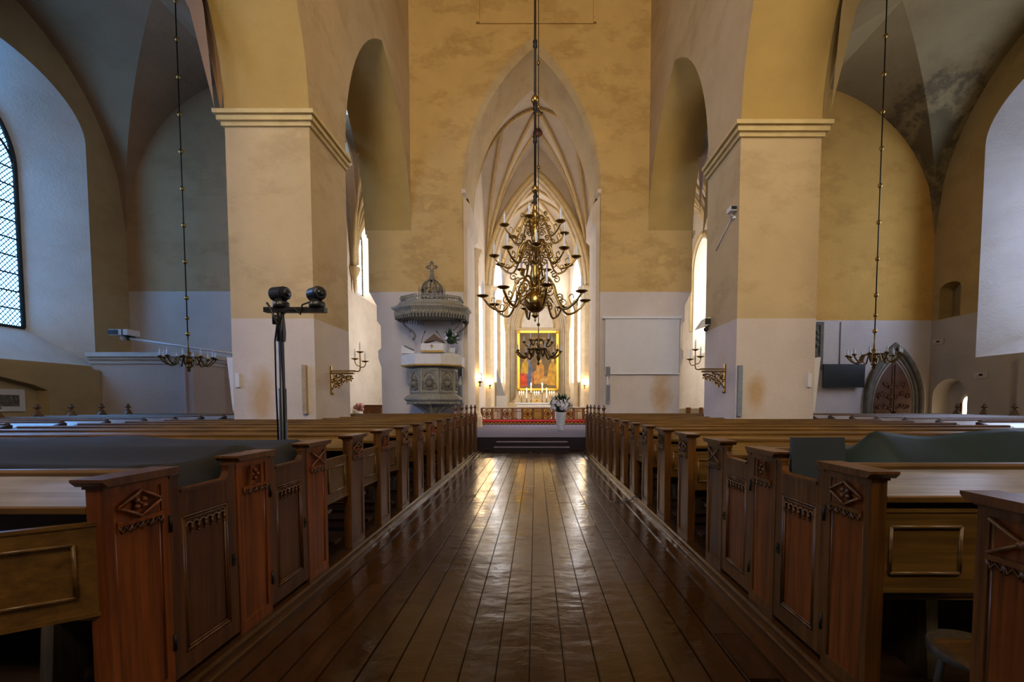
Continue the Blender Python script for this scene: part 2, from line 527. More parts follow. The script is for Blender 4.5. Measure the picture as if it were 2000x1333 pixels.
mb.build('wall_face', W_EAST, st)
sf = MB()
sf.grid([[(t, YE + 0.16, z), (t, YB, z)] for t, z in arch_pts(-2.70, 2.39, 9.70, 9.70, -0.14, 15.1, 18)])
sf.grid([[(t, YE - 0.001, z), (t2, YE + 0.16, z2)] for (t, z), (t2, z2) in zip(pts, arch_pts(-2.70, 2.39, 9.70, 9.70, -0.14, 15.1, 18))])
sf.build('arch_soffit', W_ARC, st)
mb = MB()
for xx, e in ((-2.83, 1), (2.52, -1)):
    mb.prism([(xx, 9.62), (xx + e * 0.30, 9.25), (xx + e * 0.30, 8.6), (xx + e * 0.14, 8.45), (xx + e * 0.14, 0.42), (xx, 0.42)], 'y', YE + 0.2, YB)
    mb.box(xx - e * 0.02, xx + e * 0.12, YE - 0.04, YE + 0.5, 9.64, 9.78)
mb.build('jamb', W_CHOIR, st)
mb = MB()   # blind panel sunk above the arch
mb.box(-2.12, 2.18, YE - 0.05, YE, 15.9, 15.96).box(-2.24, -2.12, YE - 0.12, YE, 15.9, 19).box(2.18, 2.30, YE - 0.12, YE, 15.9, 19)
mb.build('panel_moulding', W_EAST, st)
for xx, e in ((-6.50, 1), (6.09, -1)):
    MB().box(xx - e * 0.10, xx + e * 0.0, YE - 0.02, YE + 0.8, 8.08, 8.22).box(xx - e * 0.05, xx, YE - 0.02, YE + 0.8, 7.95, 8.08).build('impost', CORN, st)

# nave ceiling, west wall
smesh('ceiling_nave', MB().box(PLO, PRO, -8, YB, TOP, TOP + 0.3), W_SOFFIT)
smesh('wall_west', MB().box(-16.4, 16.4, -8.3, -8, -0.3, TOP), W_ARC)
gal = struct('floor_shade_gallery', 'unseen wooden gallery added to shade the near pews')  # out-of-view gallery added to shade the foreground pews and floor
MB().box(XL, XR, -7.9, -3.0, 5.3, 5.6).build('shade_gallery_deck', OAK_D, gal)
MB().box(XL, XR, -3.0, -2.88, 5.2, 6.3).build('shade_gallery_front', OAK_Z, gal)
ww = struct('window_21', 'great pointed west window', (-0.2, -7.96, 6.6))
for r in range(6):
    for c in range(4):
        MB().box(-2.6 + c * 1.3 + 0.04, -1.3 + c * 1.3 - 0.04, -0.02, 0.0, r * 1.4 + 0.03, r * 1.4 + 1.37).build('pane', GLASS['west'], ww)
q = arch_pts(-2.6, 2.6, 8.4, 8.4, 0, 12.5, 10)
MB().add([(a, 0, b) for a, b in q], [tuple(range(len(q)))]).build('arch_pane', GLASS['west'], ww)
MB().tube([(a, 0, b) for a, b in [(-2.6, 0)] + q + [(2.6, 0), (-2.6, 0)]], 0.12, 6).build('tracery_frame', LEADM, ww)

# aisle outer walls with deep splayed window niches
def niche_outline(yc, hw, z0, zs, za, n=14, pointed=False):
    if pointed:
        arc = arch_pts(yc - hw, yc + hw, zs, zs, yc, za, n)
    else:
        arc = [(yc - hw * math.cos(PI * i / (2 * n)), zs + (za - zs) * math.sin(PI * i / (2 * n))) for i in range(2 * n + 1)]
    return [(yc - hw, z0)] + arc + [(yc + hw, z0)]
def aisle_window(s, yc, idx, glass, detailed):
    XW = s * 15.8
    zs, za, hw, z0 = 8.6, 10.9, 1.46, 3.86
    st = struct('window_%d' % idx, 'tall pointed leaded aisle window', (XW, yc, z0))
    inner = niche_outline(0, hw, 0, zs - z0, za - z0, 14, True)
    rows = 9
    h = (zs - z0) / rows
    pane = MB().box(-0.012, 0.012, -0.46, 0.46, 0.015, h - 0.015).mesh('pane')
    for r in range(rows):
        for c in (-0.97, 0, 0.97):
            link('pane', pane, glass, st, (0, c, r * h))
    mb = MB()
    top = [(y, z) for y, z in inner[1:-1]]
    mb.add([(0.0, y, z) for y, z in top], [tuple(range(len(top)))])
    mb.build('arch_pane', glass, st)
    mb = MB()
    for c in (-0.485, 0.485):
        mb.box(-0.07, 0.07, c - 0.035, c + 0.035, 0, zs - z0 + 0.9)
    mb.build('mullion', LEADM, st)
    mb = MB()
    for r in range(rows + 1):
        mb.box(-0.03, 0.03, -hw, hw, r * h - 0.022, r * h + 0.022)
    mb.build('saddle_bar', LEADM, st)
    mb = MB()
    mb.tube([(0, y, z) for y, z in inner], 0.07, 6)
    mb.box(-0.07, 0.07, -hw, hw, -0.06, 0.02)
    for c in (-0.97, 0, 0.97):
        q = niche_outline(c, 0.46, zs - z0, zs - z0, zs - z0 + 0.85, 8, True)
        mb.tube([(0, y, z) for y, z in q], 0.04, 6)
    for c in (-0.485, 0.485):
        mb.tube([(0, c + 0.36 * math.cos(a * PI / 6), zs - z0 + 1.15 + 0.36 * math.sin(a * PI / 6)) for a in range(13)], 0.035, 6)
    mb.build('tracery_frame', LEADM, st)
    if detailed:
        mb = MB()
        d = 0.155
        x0 = -s * 0.025
        H = zs - z0 + 1.6
        for k in range(-60, 80):
            for sg in (1, -1):
                # a diagonal lead line z = sg*1.35*(y) + k*d clipped to the glass
                ys = [-hw, hw]
                a = (ys[0], sg * 1.25 * ys[0] + k * d)
                b = (ys[1], sg * 1.25 * ys[1] + k * d)
                lo, hi = (a, b) if a[1] < b[1] else (b, a)
                def clip(zv):
                    return lo[0] + (hi[0] - lo[0]) * (zv - lo[1]) / (hi[1] - lo[1])
                z1, z2 = max(0, lo[1]), min(H, hi[1])
                if z2 - z1 < 0.05:
                    continue
                p, q = (clip(z1), z1), (clip(z2), z2)
                w = 0.015
                mb.quad((x0, p[0] - w, p[1]), (x0, p[0] + w, p[1]), (x0, q[0] + w, q[1]), (x0, q[0] - w, q[1]))
        mb.build('lead_lattice', LEADM, st, kind='stuff')
    return st
def outer_wall(s):
    nm = 'left' if s < 0 else 'right'
    X = s * OUT
    XW = s * 15.8
    mat = W_OUT if s < 0 else W_OUTR
    ye = 16.55 if s < 0 else 16.95
    st = struct('wall_%s_aisle' % nm, 'plastered outer aisle wall with deep window niches')
    centres = (12.7, 6.3, -0.1)
    mb, rv = MB(), MB()
    edges = [-8.0]
    zb = 2.75 if s < 0 else 3.05
    for yc in sorted(centres):
        o = niche_outline(yc, 2.5, zb, 9.9, 11.5)
        i = niche_outline(yc, 1.5, 3.84, 8.6, 10.95, 14, True)
        arc = o[1:-1]
        for (t0, z0), (t1, z1) in zip(arc[:-1], arc[1:]):
            mb.quad((X, t0, z0), (X, t1, z1), (X, t1, 14), (X, t0, 14))
        mb.quad((X, yc - 2.5, 0), (X, yc + 2.5, 0), (X, yc + 2.5, zb), (X, yc - 2.5, zb))
        edges += [yc - 2.5, yc + 2.5]
        rv.grid([[(X, a[0], a[1]), (XW, b[0], b[1])] for a, b in zip(o, i)])
        rv.quad((X, yc - 2.5, zb), (X, yc + 2.5, zb), (XW, yc + 1.5, 3.84), (XW, yc - 1.5, 3.84))
    edges.append(ye)
    for a, b in zip(edges[0::2], edges[1::2]):
        if s > 0 and b > 16:
            bands = [(0, 3.2, niche_outline(16.1, 0.68, 0.04, 1.74, 2.39, 8)), (3.2, 4.55, None), (4.55, 7.0, niche_outline(16.25, 0.42, 4.55, 5.55, 5.8, 6)), (7.0, 14, None)]
            for (q0, q1, ol) in bands:
                if ol is None:
                    mb.quad((X, a, q0), (X, b, q0), (X, b, q1), (X, a, q1))
                    continue
                arc = ol[1:-1]
                mb.quad((X, a, q0), (X, ol[0][0], q0), (X, ol[0][0], q1), (X, a, q1))
                mb.quad((X, ol[-1][0], q0), (X, b, q0), (X, b, q1), (X, ol[-1][0], q1))
                for (t0, z0), (t1, z1) in zip(arc[:-1], arc[1:]):
                    mb.quad((X, t0, z0), (X, t1, z1), (X, t1, q1), (X, t0, q1))
                rc = MB().grid([[(X, t, z), (X + 0.55, t, z)] for t, z in ol + [ol[0]]], False)
                rc.quad(*[(X + 0.55, t, z) for t, z in ol])
                rc.build('wall_recess', W_OUTR, st)
            continue
        if b - a > 0.01:
            mb.quad((X, a, 0), (X, b, 0), (X, b, 14), (X, a, 14))
    mb.build('wall_face', mat, st)
    rv.build('window_reveal', W_REV, st)
    if s < 0:
        # ledge under the sill and a shallow blind recess in the lower wall
        MB().box(X, X + 0.10, -8, 14.95, 2.60, 2.74).build('sill_ledge', W_OUT, st)
        c = MB().box(X, X + 0.34, 13.35, 14.98, 0.04, 1.9)
        c.prism([(13.35, 1.9), (14.98, 1.9), (14.98, 2.6), (10.0, 2.6), (11.6, 2.38), (13.0, 2.05)], 'x', X, X + 0.34)
        c.build('wall_panel', W_OUT, st)
    else:
        c = MB().box(X, X - 0.30, 12.0, 13.55, 0.04, 2.3).box(X, X - 0.30, 8, 13.55, 2.3, 3.0)
        c.build('wall_panel', W_OUTR, st)
    return st
outer_wall(-1)
outer_wall(1)
k = 1
for s, nmg in ((-1, 'aisle_left'), (1, 'aisle_right')):
    for yc in (12.7, 6.3, -0.1):
        aisle_window(s, yc, k, GLASS[nmg] if yc > 12 else GLASS['aisle_left_rear' if s < 0 else 'aisle_rear'], s < 0 and yc > 12)
        k += 1

# groin vaults over the aisles
def vault_h(u, w):
    """height fraction of a pointed barrel at |u| in 0..1 measured from the crown"""
    t = 1 - abs(u)
    R = (1 + w * w) / 2
    return math.sqrt(max(0, 2 * R * t - t * t)) / w
def groin(name, x0, x1, y0, y1, zs, zc, mat, n=28, ratio=1.25, label=None, parent=None):
    mb = MB()
    P = []
    for i in range(n + 1):
        row = []
        for j in range(n + 1):
            u, v = -1 + 2 * i / n, -1 + 2 * j / n
            h = max(vault_h(u, ratio), vault_h(v, ratio))
            row.append((x0 + (x1 - x0) * (u + 1) / 2, y0 + (y1 - y0) * (v + 1) / 2, zs + (zc - zs) * h))
        P.append(row)
    vs = [p for r in P for p in r]
    fs = []
    N = n + 1
    for i in range(n):
        for j in range(n):
            a, b, c, d = i * N + j, i * N + j + 1, (i + 1) * N + j + 1, (i + 1) * N + j
            if (i < n / 2) == (j < n / 2):
                fs += [(a, b, c), (a, c, d)]
            else:
                fs += [(a, b, d), (b, c, d)]
    mb.add(vs, fs, False)
    o = mb.build(name, mat, parent)
    if parent is None:
        o['kind'] = 'structure'
        if label:
            o['label'] = label
    return o
for s, xi, m in ((-1, PLO, W_VAULT), (1, PRO, W_VAULTR)):
    nm = 'left' if s < 0 else 'right'
    ye = 16.55 if s < 0 else 16.95
    st = struct('ceiling_%s_aisle' % nm, 'grey plastered groin vault over the aisle')
    for (y0, y1) in ((9.9, ye), (3.6, 9.7), (-2.7, 3.4), (-8, -2.9)):
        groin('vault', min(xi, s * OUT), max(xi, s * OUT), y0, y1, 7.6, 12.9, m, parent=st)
    mb = MB()
    for yb in (10.5, 3.2, -4.9):
        pts = arch_pts(min(xi, s * OUT), max(xi, s * OUT), 7.4, 7.4, (xi + s * OUT) / 2, 12.7, 14)
        arch_fill(mb, pts, 14, 'y', yb - 0.4, yb + 0.4)
    mb.build('transverse_arch', m, st)
    MB().box(min(xi, s * 16.4), max(xi, s * 16.4), -8, ye + 0.2, 14, 14.2).build('roof_slab', m, st)
# aisle end walls
smesh('wall_left_aisle_end', MB().box(-OUT - 1.8, -9.6, 16.55, 17.0, 0, 14), W_AIL)
smesh('wall_right_aisle_end', MB().box(9.6, OUT + 1.8, 16.95, 17.4, 0, 14), W_AIR)

# low porch in the left aisle corner
p = struct('wall_porch', 'pale plastered box porch with moulded cornice in the aisle corner', (0, 0, 0))
MB().box(-14.58, -11.25, 15.0, 16.54, 0.04, 2.95).build('porch_body', W_AIL, p)
for (z0, z1, e) in ((2.82, 2.95, 0.04), (2.95, 3.04, 0.10), (3.04, 3.18, 0.18)):
    MB().box(-14.59, -11.25 + e, 15.0 - e, 16.54, z0, z1).build('cornice_moulding', W_REV, p)
MB().box(-11.6, -11.45, 14.93, 15.0, 0.04, 2.82).build('pilaster_strip', W_AIL, p)

# choir aisles behind the arches (bright side chapels)
def choir_aisle(s):
    nm = 'left' if s < 0 else 'right'
    XO = s * 9.6
    XI = -3.3 if s < 0 else 3.5
    st = struct('wall_%s_choir' % nm, 'pale plastered choir aisle wall with tall window')
    y0, y1 = (17.0, 30.0)
    a, b = min(XO, XI), max(XO, XI)
    wz0, wz1, wa = (7.4, 11.0, 12.6) if s < 0 else (4.4, 9.4, 11.0)
    wy0, wy1 = (24.9, 28.2) if s < 0 else (25.3, 28.0)
    yc, hw = (wy0 + wy1) / 2, (wy1 - wy0) / 2
    mb = MB()
    out = niche_outline(yc, hw, wz0, wz1, wa, 10, True)
    arc = out[1:-1]
    for (t0, z0), (t1, z1) in zip(arc[:-1], arc[1:]):
        mb.quad((XO, t0, z0), (XO, t1, z1), (XO, t1, 15), (XO, t0, 15))
    mb.quad((XO, wy0, 0), (XO, wy1, 0), (XO, wy1, wz0), (XO, wy0, wz0))
    mb.quad((XO, y0, 0), (XO, wy0, 0), (XO, wy0, 15), (XO, y0, 15))
    mb.quad((XO, wy1, 0), (XO, y1, 0), (XO, y1, 15), (XO, wy1, 15))
    inn = niche_outline(yc, hw - 0.35, wz0 + 0.6, wz1, wa - 0.4, 10, True)
    mb.grid([[(XO, p[0], p[1]), (XO + s * 0.9, q[0], q[1])] for p, q in zip(out, inn)])
    mb.quad((XO, wy0, wz0), (XO, wy1, wz0), (XO + s * 0.9, yc + hw - 0.35, wz0 + 0.6), (XO + s * 0.9, yc - hw + 0.35, wz0 + 0.6))
    mb.build('wall_face', W_CHOIR, st)
    smesh('wall_%s_choir_end' % nm, MB().box(a, b, y1, y1 + 0.3, 0, 15), W_CHOIR)
    smesh('floor_%s_choir' % nm, MB().box(a, b, 18.0, y1, -0.04, 0.10), simple('stone_paving', (0.2, 0.17, 0.13)))
    cst = struct('ceiling_%s_choir' % nm, 'pale ribbed vault over the choir aisle')
    nx = PLO + 0.1 if s < 0 else PRO - 0.1
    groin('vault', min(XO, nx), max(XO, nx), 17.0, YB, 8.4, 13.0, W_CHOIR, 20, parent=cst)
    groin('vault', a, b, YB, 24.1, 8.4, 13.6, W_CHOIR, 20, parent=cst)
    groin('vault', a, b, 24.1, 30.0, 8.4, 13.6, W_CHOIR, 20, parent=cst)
    # corbel and ribs
    rb = MB()
    for k in range(7):
        f = -1 + k / 3
        pts = []
        for q in range(11):
            t = q / 10
            pts.append((XO - s * (0.12 + 3.0 * t * (1 - 0.3 * abs(f))), 24.1 + f * 3.2 * t, 8.5 + 5.0 * vault_h(1 - t, 1.25) - 0.08))
        rb.tube(pts, 0.085, 6)
    rb.build('vault_rib', RIBM, cst)
    MB().lathe([(0.01, -1.1), (0.06, -0.9), (0.12, -0.3), (0.22, -0.1), (0.30, 0.1), (0.30, 0.25)], (XO - s * 0.16, 24.1, 8.35), 10).build('corbel', RIBM, st)
    rb = MB()
    rb.tube([(XO - s * 0.05, y, z) for y, z in niche_outline(yc, hw + 0.2, wz0 + 1.5, wz1, wa + 0.25, 10, True)], 0.13, 6)
    rb.build('window_arch_moulding', RIBM, st)
    ww = struct('window_%d' % (7 if s < 0 else 8), 'tall pointed choir window', (XO + s * 0.88, yc, wz0 + 0.6))
    h2 = hw - 0.35
    H = wz1 - wz0 - 0.6
    rows = 8
    pm = MB().box(-0.01, 0.01, -h2 / 2 + 0.02, h2 / 2 - 0.02, 0.01, H / rows - 0.01).mesh('pane')
    for r in range(rows):
        for c in (-h2 / 2, h2 / 2):
            link('pane', pm, GLASS['choir'], ww, (0, c, r * H / rows))
    q = [(y - yc, z - wz0 - 0.6) for y, z in inn[1:-1]]
    MB().add([(0, y, z) for y, z in q], [tuple(range(len(q)))]).build('arch_pane', GLASS['choir'], ww)
    fr = MB().box(-0.06, 0.06, -0.09, 0.09, 0, H + 0.8)
    for r in range(rows + 1):
        fr.box(-0.03, 0.03, -h2, h2, r * H / rows - 0.02, r * H / rows + 0.02)
    fr.tube([(0, y, z) for y, z in [(-h2, 0)] + q + [(h2, 0)]], 0.06, 6)
    for c in (-h2 / 2, h2 / 2):
        fr.tube([(0, y, z) for y, z in niche_outline(c, h2 / 2, H, H, H + 0.7, 6, True)], 0.04, 5)
    fr.build('tracery_frame', LEADM, ww)
choir_aisle(-1)
choir_aisle(1)

# chancel: floor, walls, wall shafts, vaults with ribs
CX, CL, CR = 0.12, -3.0, 3.24
st = struct('floor_chancel', 'grey carpeted chancel platform')
MB().box(-6.0, 5.6, 14.85, YB, -0.04, 0.42).build('platform', CARPET, st)
MB().box(CL, CR, YB, 34.0, -0.04, 0.42).build('chancel_pavement', CARPET, st)
MB().box(-6.0, 5.6, 14.83, 14.85, 0.0, 0.415).build('riser', CARPETD, st)
stp = struct('floor_steps', 'two dark carpeted steps up to the chancel')
MB().box(-1.30, 1.06, 14.12, 14.83, 0, 0.14).build('step', CARPETD, stp)
MB().box(-1.25, 1.02, 14.45, 14.83, 0.14, 0.28).build('step', CARPETD, stp)
for z, y0, y1, a, b in ((0.14, 14.10, 14.45, -1.31, 1.07), (0.28, 14.43, 14.83, -1.26, 1.03)):
    MB().box(a, b, y0, y1, z, z + 0.012).build('tread', simple('lilac_tread_carpet', (0.20, 0.165, 0.25), 0.95, 0, 0.1, 60), stp)
st = struct('wall_chancel', 'pale plastered chancel walls with shafts and tall windows')
def wall_with_window(mb, axis_pts, z0, zs, za, f0, f1, ztop=17.0):
    """flat wall from (x0,y0) to (x1,y1) with a pointed window between fractions f0 and f1; returns the window outline"""
    (xa, ya), (xb, yb) = axis_pts
    def P(f, z):
        return (xa + (xb - xa) * f, ya + (yb - ya) * f, z)
    L = math.hypot(xb - xa, yb - ya)
    fm = (f0 + f1) / 2
    w = (f1 - f0) / 2 * L
    arc = [(f0 + t / L, zs + z) for t, z in half_arch(w, za - zs, 8)]
    arc += [(f1 - t / L, zs + z) for t, z in half_arch(w, za - zs, 8)][::-1][1:]
    for (t0, q0), (t1, q1) in zip(arc[:-1], arc[1:]):
        mb.quad(P(t0, q0), P(t1, q1), P(t1, ztop), P(t0, ztop))
    mb.quad(P(f0, 0), P(f1, 0), P(f1, z0), P(f0, z0))
    mb.quad(P(0, 0), P(f0, 0), P(f0, ztop), P(0, ztop))
    mb.quad(P(f1, 0), P(1, 0), P(1, ztop), P(f1, ztop))
    return [P(f0, z0)] + [P(t, z) for t, z in arc] + [P(f1, z0)]
wins = []
mb = MB()
A, B, Cc, D = (CL, YB), (CL, 28.2), (CL, 30.4), (CL + 0.75, 33.4)
for sgn in (-1, 1):
    def mir(p):
        return p if sgn < 0 else (2 * CX - p[0], p[1])
    wins.append(wall_with_window(mb, (mir(A), mir(B)), 3.2, 6.4, 7.8, 0.40, 0.72))
    mb.quad((*mir(B), 0), (*mir(Cc), 0), (*mir(Cc), 17), (*mir(B), 17))
    wins.append(wall_with_window(mb, (mir(Cc), mir(D)), 3.0, 9.5, 11.5, 0.25, 0.85))
mb.quad((*D, 0), (2 * CX - D[0], D[1], 0), (2 * CX - D[0], D[1], 17), (*D, 17))
mb.build('wall_face', W_CHOIR, st)
for i, w in enumerate(wins):
    base = Vector(w[0])
    ww = struct('window_%d' % (9 + i), 'tall pointed chancel window', tuple(base))
    n = (Vector(w[-1]) - base).normalized()
    outw = Vector((n.y, -n.x, 0))
    if outw.x * (base.x - CX) < 0:
        outw = -outw
    q = [Vector(p) - base + outw * 0.35 for p in w]
    MB().add([tuple(p) for p in q], [tuple(range(len(q)))]).build('glazing', GLASS['choir'], ww)
    MB().grid([[tuple(Vector(p) - base), tuple(p2)] for p, p2 in zip(w, q)]).build('reveal', W_REV, ww)
    fr = MB()
    mid = (q[0] + q[-1]) / 2
    fr.tube([tuple(mid), tuple(mid + Vector((0, 0, 8)))], 0.05, 4)
    for r in range(9):
        fr.tube([tuple(q[0] + Vector((0, 0, 0.8 * r))), tuple(q[-1] + Vector((0, 0, 0.8 * r)))], 0.02, 4)
    fr.build('bars', LEADM, ww)
for sgn in (-1, 1):
    for (px, py, r) in ((CL + 0.10, 21.3, 0.30), (CL + 0.15, 27.9, 0.36), (CL + 0.45, 31.4, 0.18)):
        xx = px if sgn < 0 else 2 * CX - px
        zc = 8.3
        m = MB()
        m.lathe([(r * 1.4, 0.42), (r * 1.4, 0.9), (r * 1.1, 1.1), (r, 1.2), (r, zc - 0.35), (r * 1.15, zc - 0.3), (r * 1.1, zc - 0.22)], (xx, py, 0), 8, rot=PI / 8, smooth=False)
        o = m.build('wall_shaft', CREAMSTONE, st)
        MB().lathe([(r * 1.05, 0), (r * 1.2, 0.1), (r * 1.5, 0.32), (r * 1.6, 0.34), (r * 1.6, 0.45)], (xx, py, zc - 0.22), 8, rot=PI / 8, smooth=False).build('capital', CREAMSTONE, st)
st = struct('ceiling_chancel', 'pale ribbed star vault over the chancel')
groin('vault', CL, 2 * CX - CL, YB, 27.9, 8.3, 16.7, W_CHOIR, 28, 1.7, parent=st)
groin('vault', CL, 2 * CX - CL, 27.9, 33.4, 8.3, 15.0, W_CHOIR, 28, 1.7, parent=st)
def vault_rib(x0, x1, y0, y1, zs, zc, A, B, r, ratio=1.7, n=16, off=0.06):
    pts = []
    for i in range(n + 1):
        u = A[0] + (B[0] - A[0]) * i / n
        v = A[1] + (B[1] - A[1]) * i / n
        h = max(vault_h(u, ratio), vault_h(v, ratio))
        pts.append((x0 + (x1 - x0) * (u + 1) / 2, y0 + (y1 - y0) * (v + 1) / 2, zs + (zc - zs) * h - off))
    return MB().tube(pts, r, 6)
for (y0, y1, zc) in ((YB, 27.9, 16.7), (27.9, 33.4, 15.0)):
    x0, x1 = CL, 2 * CX - CL
    for su in (-1, 1):
        for sv in (-1, 1):
            for tgt in ((0, 0), (0, 0.48 * sv), (0.52 * su, 0), ):
                vault_rib(x0, x1, y0, y1, 8.3, zc, (su * 0.985, sv * 0.985), tgt, 0.095).build('rib', RIBM, st)
        vault_rib(x0, x1, y0, y1, 8.3, zc, (0.52 * su, 0), (0, 0), 0.08).build('rib', RIBM, st)
    for sv in (-1, 1):
        vault_rib(x0, x1, y0, y1, 8.3, zc, (0, 0.48 * sv), (0, 0), 0.08).build('rib', RIBM, st)
def boss(x, y, z, m, star=False):
    o = MB().lathe([(0.01, -0.16), (0.22, -0.14), (0.28, -0.05), (0.24, 0.05)], (x, y, z), 12).build('boss', m, st)
    if star:
        s_ = MB()
        for k in range(8):
            a = k * PI / 4
            s_.tube([(x, y, z - 0.17), (x + 0.2 * math.cos(a), y + 0.2 * math.sin(a), z - 0.155)], [0.03, 0.008], 4)
        s_.build('boss_star', GOLD, o)
BLUEB = simple('blue_boss_paint', (0.01, 0.014, 0.03), 0.5)
REDB = simple('red_boss_paint', (0.16, 0.03, 0.015), 0.5)
ym = (YB + 27.9) / 2
boss(CX, ym, 16.55, BLUEB, True)
for u in (-1, 1):
    boss(CX + u * 0.52 * 3.12, ym, 8.3 + 8.4 * vault_h(0.52, 1.7) if False else 16.5, REDB)
    boss(CX, ym + u * 0.48 * (27.9 - YB) / 2, 16.5, REDB)
pts = arch_pts(CL - 0.1, 2 * CX - CL + 0.1, 8.35, 8.35, CX, 15.3, 16)
mb = MB()
arch_fill(mb, pts, 17.2, 'y', 27.6, 28.2)
mb.build('transverse_arch', W_CHOIR, st)
for (e, yy, r) in ((0.0, 27.55, 0.16), (0.22, 27.62, 0.10), (0.42, 27.7, 0.08)):
    q = arch_pts(CL + e, 2 * CX - CL - e, 8.35, 8.35, CX, 15.15 - e * 1.2, 16)
    MB().tube([(t, yy, z) for t, z in q], r, 6).build('arch_moulding', CREAMSTONE if e else RIBM, st)

# ------------------------------------------------------------------ pews
DP = 0.857
H_POST = 1.08
def diamond_carving(s, v0, v1, z0, z1, kind):
    """tracery bars on the aisle face of an end post"""
    mb = MB()
    xf = -s * 0.012
    vm, zm = (v0 + v1) / 2, (z0 + z1) / 2
    r = 0.0085
    mb.box(xf - 0.008, xf + 0.008, v0, v1, z0 - 0.022, z0 - 0.004)
    if kind == 0:
        P = [(xf, v0, zm), (xf, vm, z1), (xf, v1, zm), (xf, vm, z0), (xf, v0, zm)]
        for a, b in zip(P[:-1], P[1:]):
            mb.tube([a, b], r, 4)
        for k in range(4):
            a = k * PI / 2 + PI / 4
            mb.ball((xf + s * 0.006, vm + 0.026 * math.cos(a), zm + 0.020 * math.sin(a)), 0.015, 8)
        mb.ball((xf + s * 0.004, vm, zm), 0.010, 8)
    elif kind == 1:
        mb.tube([(xf, v0, z0), (xf, v1, z1)], r, 4)
        mb.tube([(xf, v0, z1), (xf, v1, z0)], r, 4)
        mb.ball((xf - s * 0.004, vm, zm), 0.017, 8)
    else:
        w = (v1 - v0)
        for f in (0.27, 0.73):
            mb.box(xf - 0.008, xf + 0.008, v0 + w * f - 0.008, v0 + w * f + 0.008, z0, z1)
        for k in range(4):
            a = k * PI / 2
            mb.ball((xf + s * 0.007, vm + 0.024 * math.cos(a), zm + 0.026 * math.sin(a)), 0.016, 8)
    return mb
def fringe(s, v0, v1, z, n, h):
    mb = MB()
    xf = -s * 0.010
    w = (v1 - v0) / n
    for k in range(n):
        a = v0 + w * k
        mb.tube([(xf, a, z), (xf, a + w * 0.18, z - h * 0.75), (xf, a + w * 0.5, z - h * 0.15), (xf, a + w * 0.82, z - h * 0.75), (xf, a + w, z)], 0.0055, 4)
        mb.tube([(xf, a + w * (1 if k < n - 1 else 0.999), z), (xf, a + w, z - h)], [0.008, 0.003], 4)
    return mb
CACHE = {}
def cached(key, fn, name):
    if key not in CACHE:
        CACHE[key] = fn().mesh(name)
    return CACHE[key]
PW = 0.34
def post_meshes(s, finial):
    """end post, local origin at its far aisle-side foot; s points away from the aisle"""
    def body():
        mb = MB()
        T = 0.075
        mb.box(s * 0.016, s * T, -PW, 0, 0, H_POST)
        for (a, b) in ((-PW, -PW + 0.045), (-0.045, 0)):
            mb.box(0, s * 0.016, a, b, 0, H_POST)
        mb.box(0, s * 0.016, -PW + 0.045, -0.045, 0, 0.07)
        mb.box(0, s * 0.016, -PW + 0.045, -0.045, H_POST - 0.03, H_POST)
        for v in (-PW + 0.052, -0.052):
            mb.tube([(s * 0.012, v, 0.07), (s * 0.012, v, H_POST - 0.03)], 0.008, 5)
        return mb
    def field():
        return MB().box(s * 0.009, s * 0.018, -PW + 0.05, -0.05, 0.07, H_POST - 0.03)
    def cap():
        mb = MB()
        mb.box(-s * 0.008, s * (0.083), -PW - 0.008, 0.008, H_POST, H_POST + 0.012)
        pr = [(-PW - 0.012, H_POST + 0.012), (0.012, H_POST + 0.012), (0.036, H_POST + 0.034), (0.036, H_POST + 0.046), (-PW - 0.036, H_POST + 0.046), (-PW - 0.036, H_POST + 0.034)]
        mb.prism(pr, 'x', -s * 0.034, s * 0.105)
        return mb
    def fin():
        mb = MB()
        z = H_POST + 0.046
        # ogee gable with a crocketed knob
        q = [(-PW * 0.9, 0), (-PW * 0.1, 0), (-PW * 0.22, 0.03), (-PW * 0.36, 0.07), (-PW * 0.42, 0.13), (-PW * 0.58, 0.13), (-PW * 0.64, 0.07), (-PW * 0.78, 0.03)]
        mb.prism([(a, z + b) for a, b in q], 'x', s * 0.012, s * 0.065)
        mb.lathe([(0.018, 0.11), (0.028, 0.13), (0.02, 0.15), (0.046, 0.18), (0.05, 0.20), (0.022, 0.225), (0.03, 0.245), (0.001, 0.285)], (s * 0.04, -PW / 2, z), 8)
        return mb
    return body, field, cap, fin
PEWTAGS = {}
ordinal = ['first', 'second', 'third', 'fourth', 'fifth', 'sixth', 'seventh', 'eighth', 'ninth', 'tenth', 'eleventh', 'twelfth', 'thirteenth', 'fourteenth', 'fifteenth', 'sixteenth']
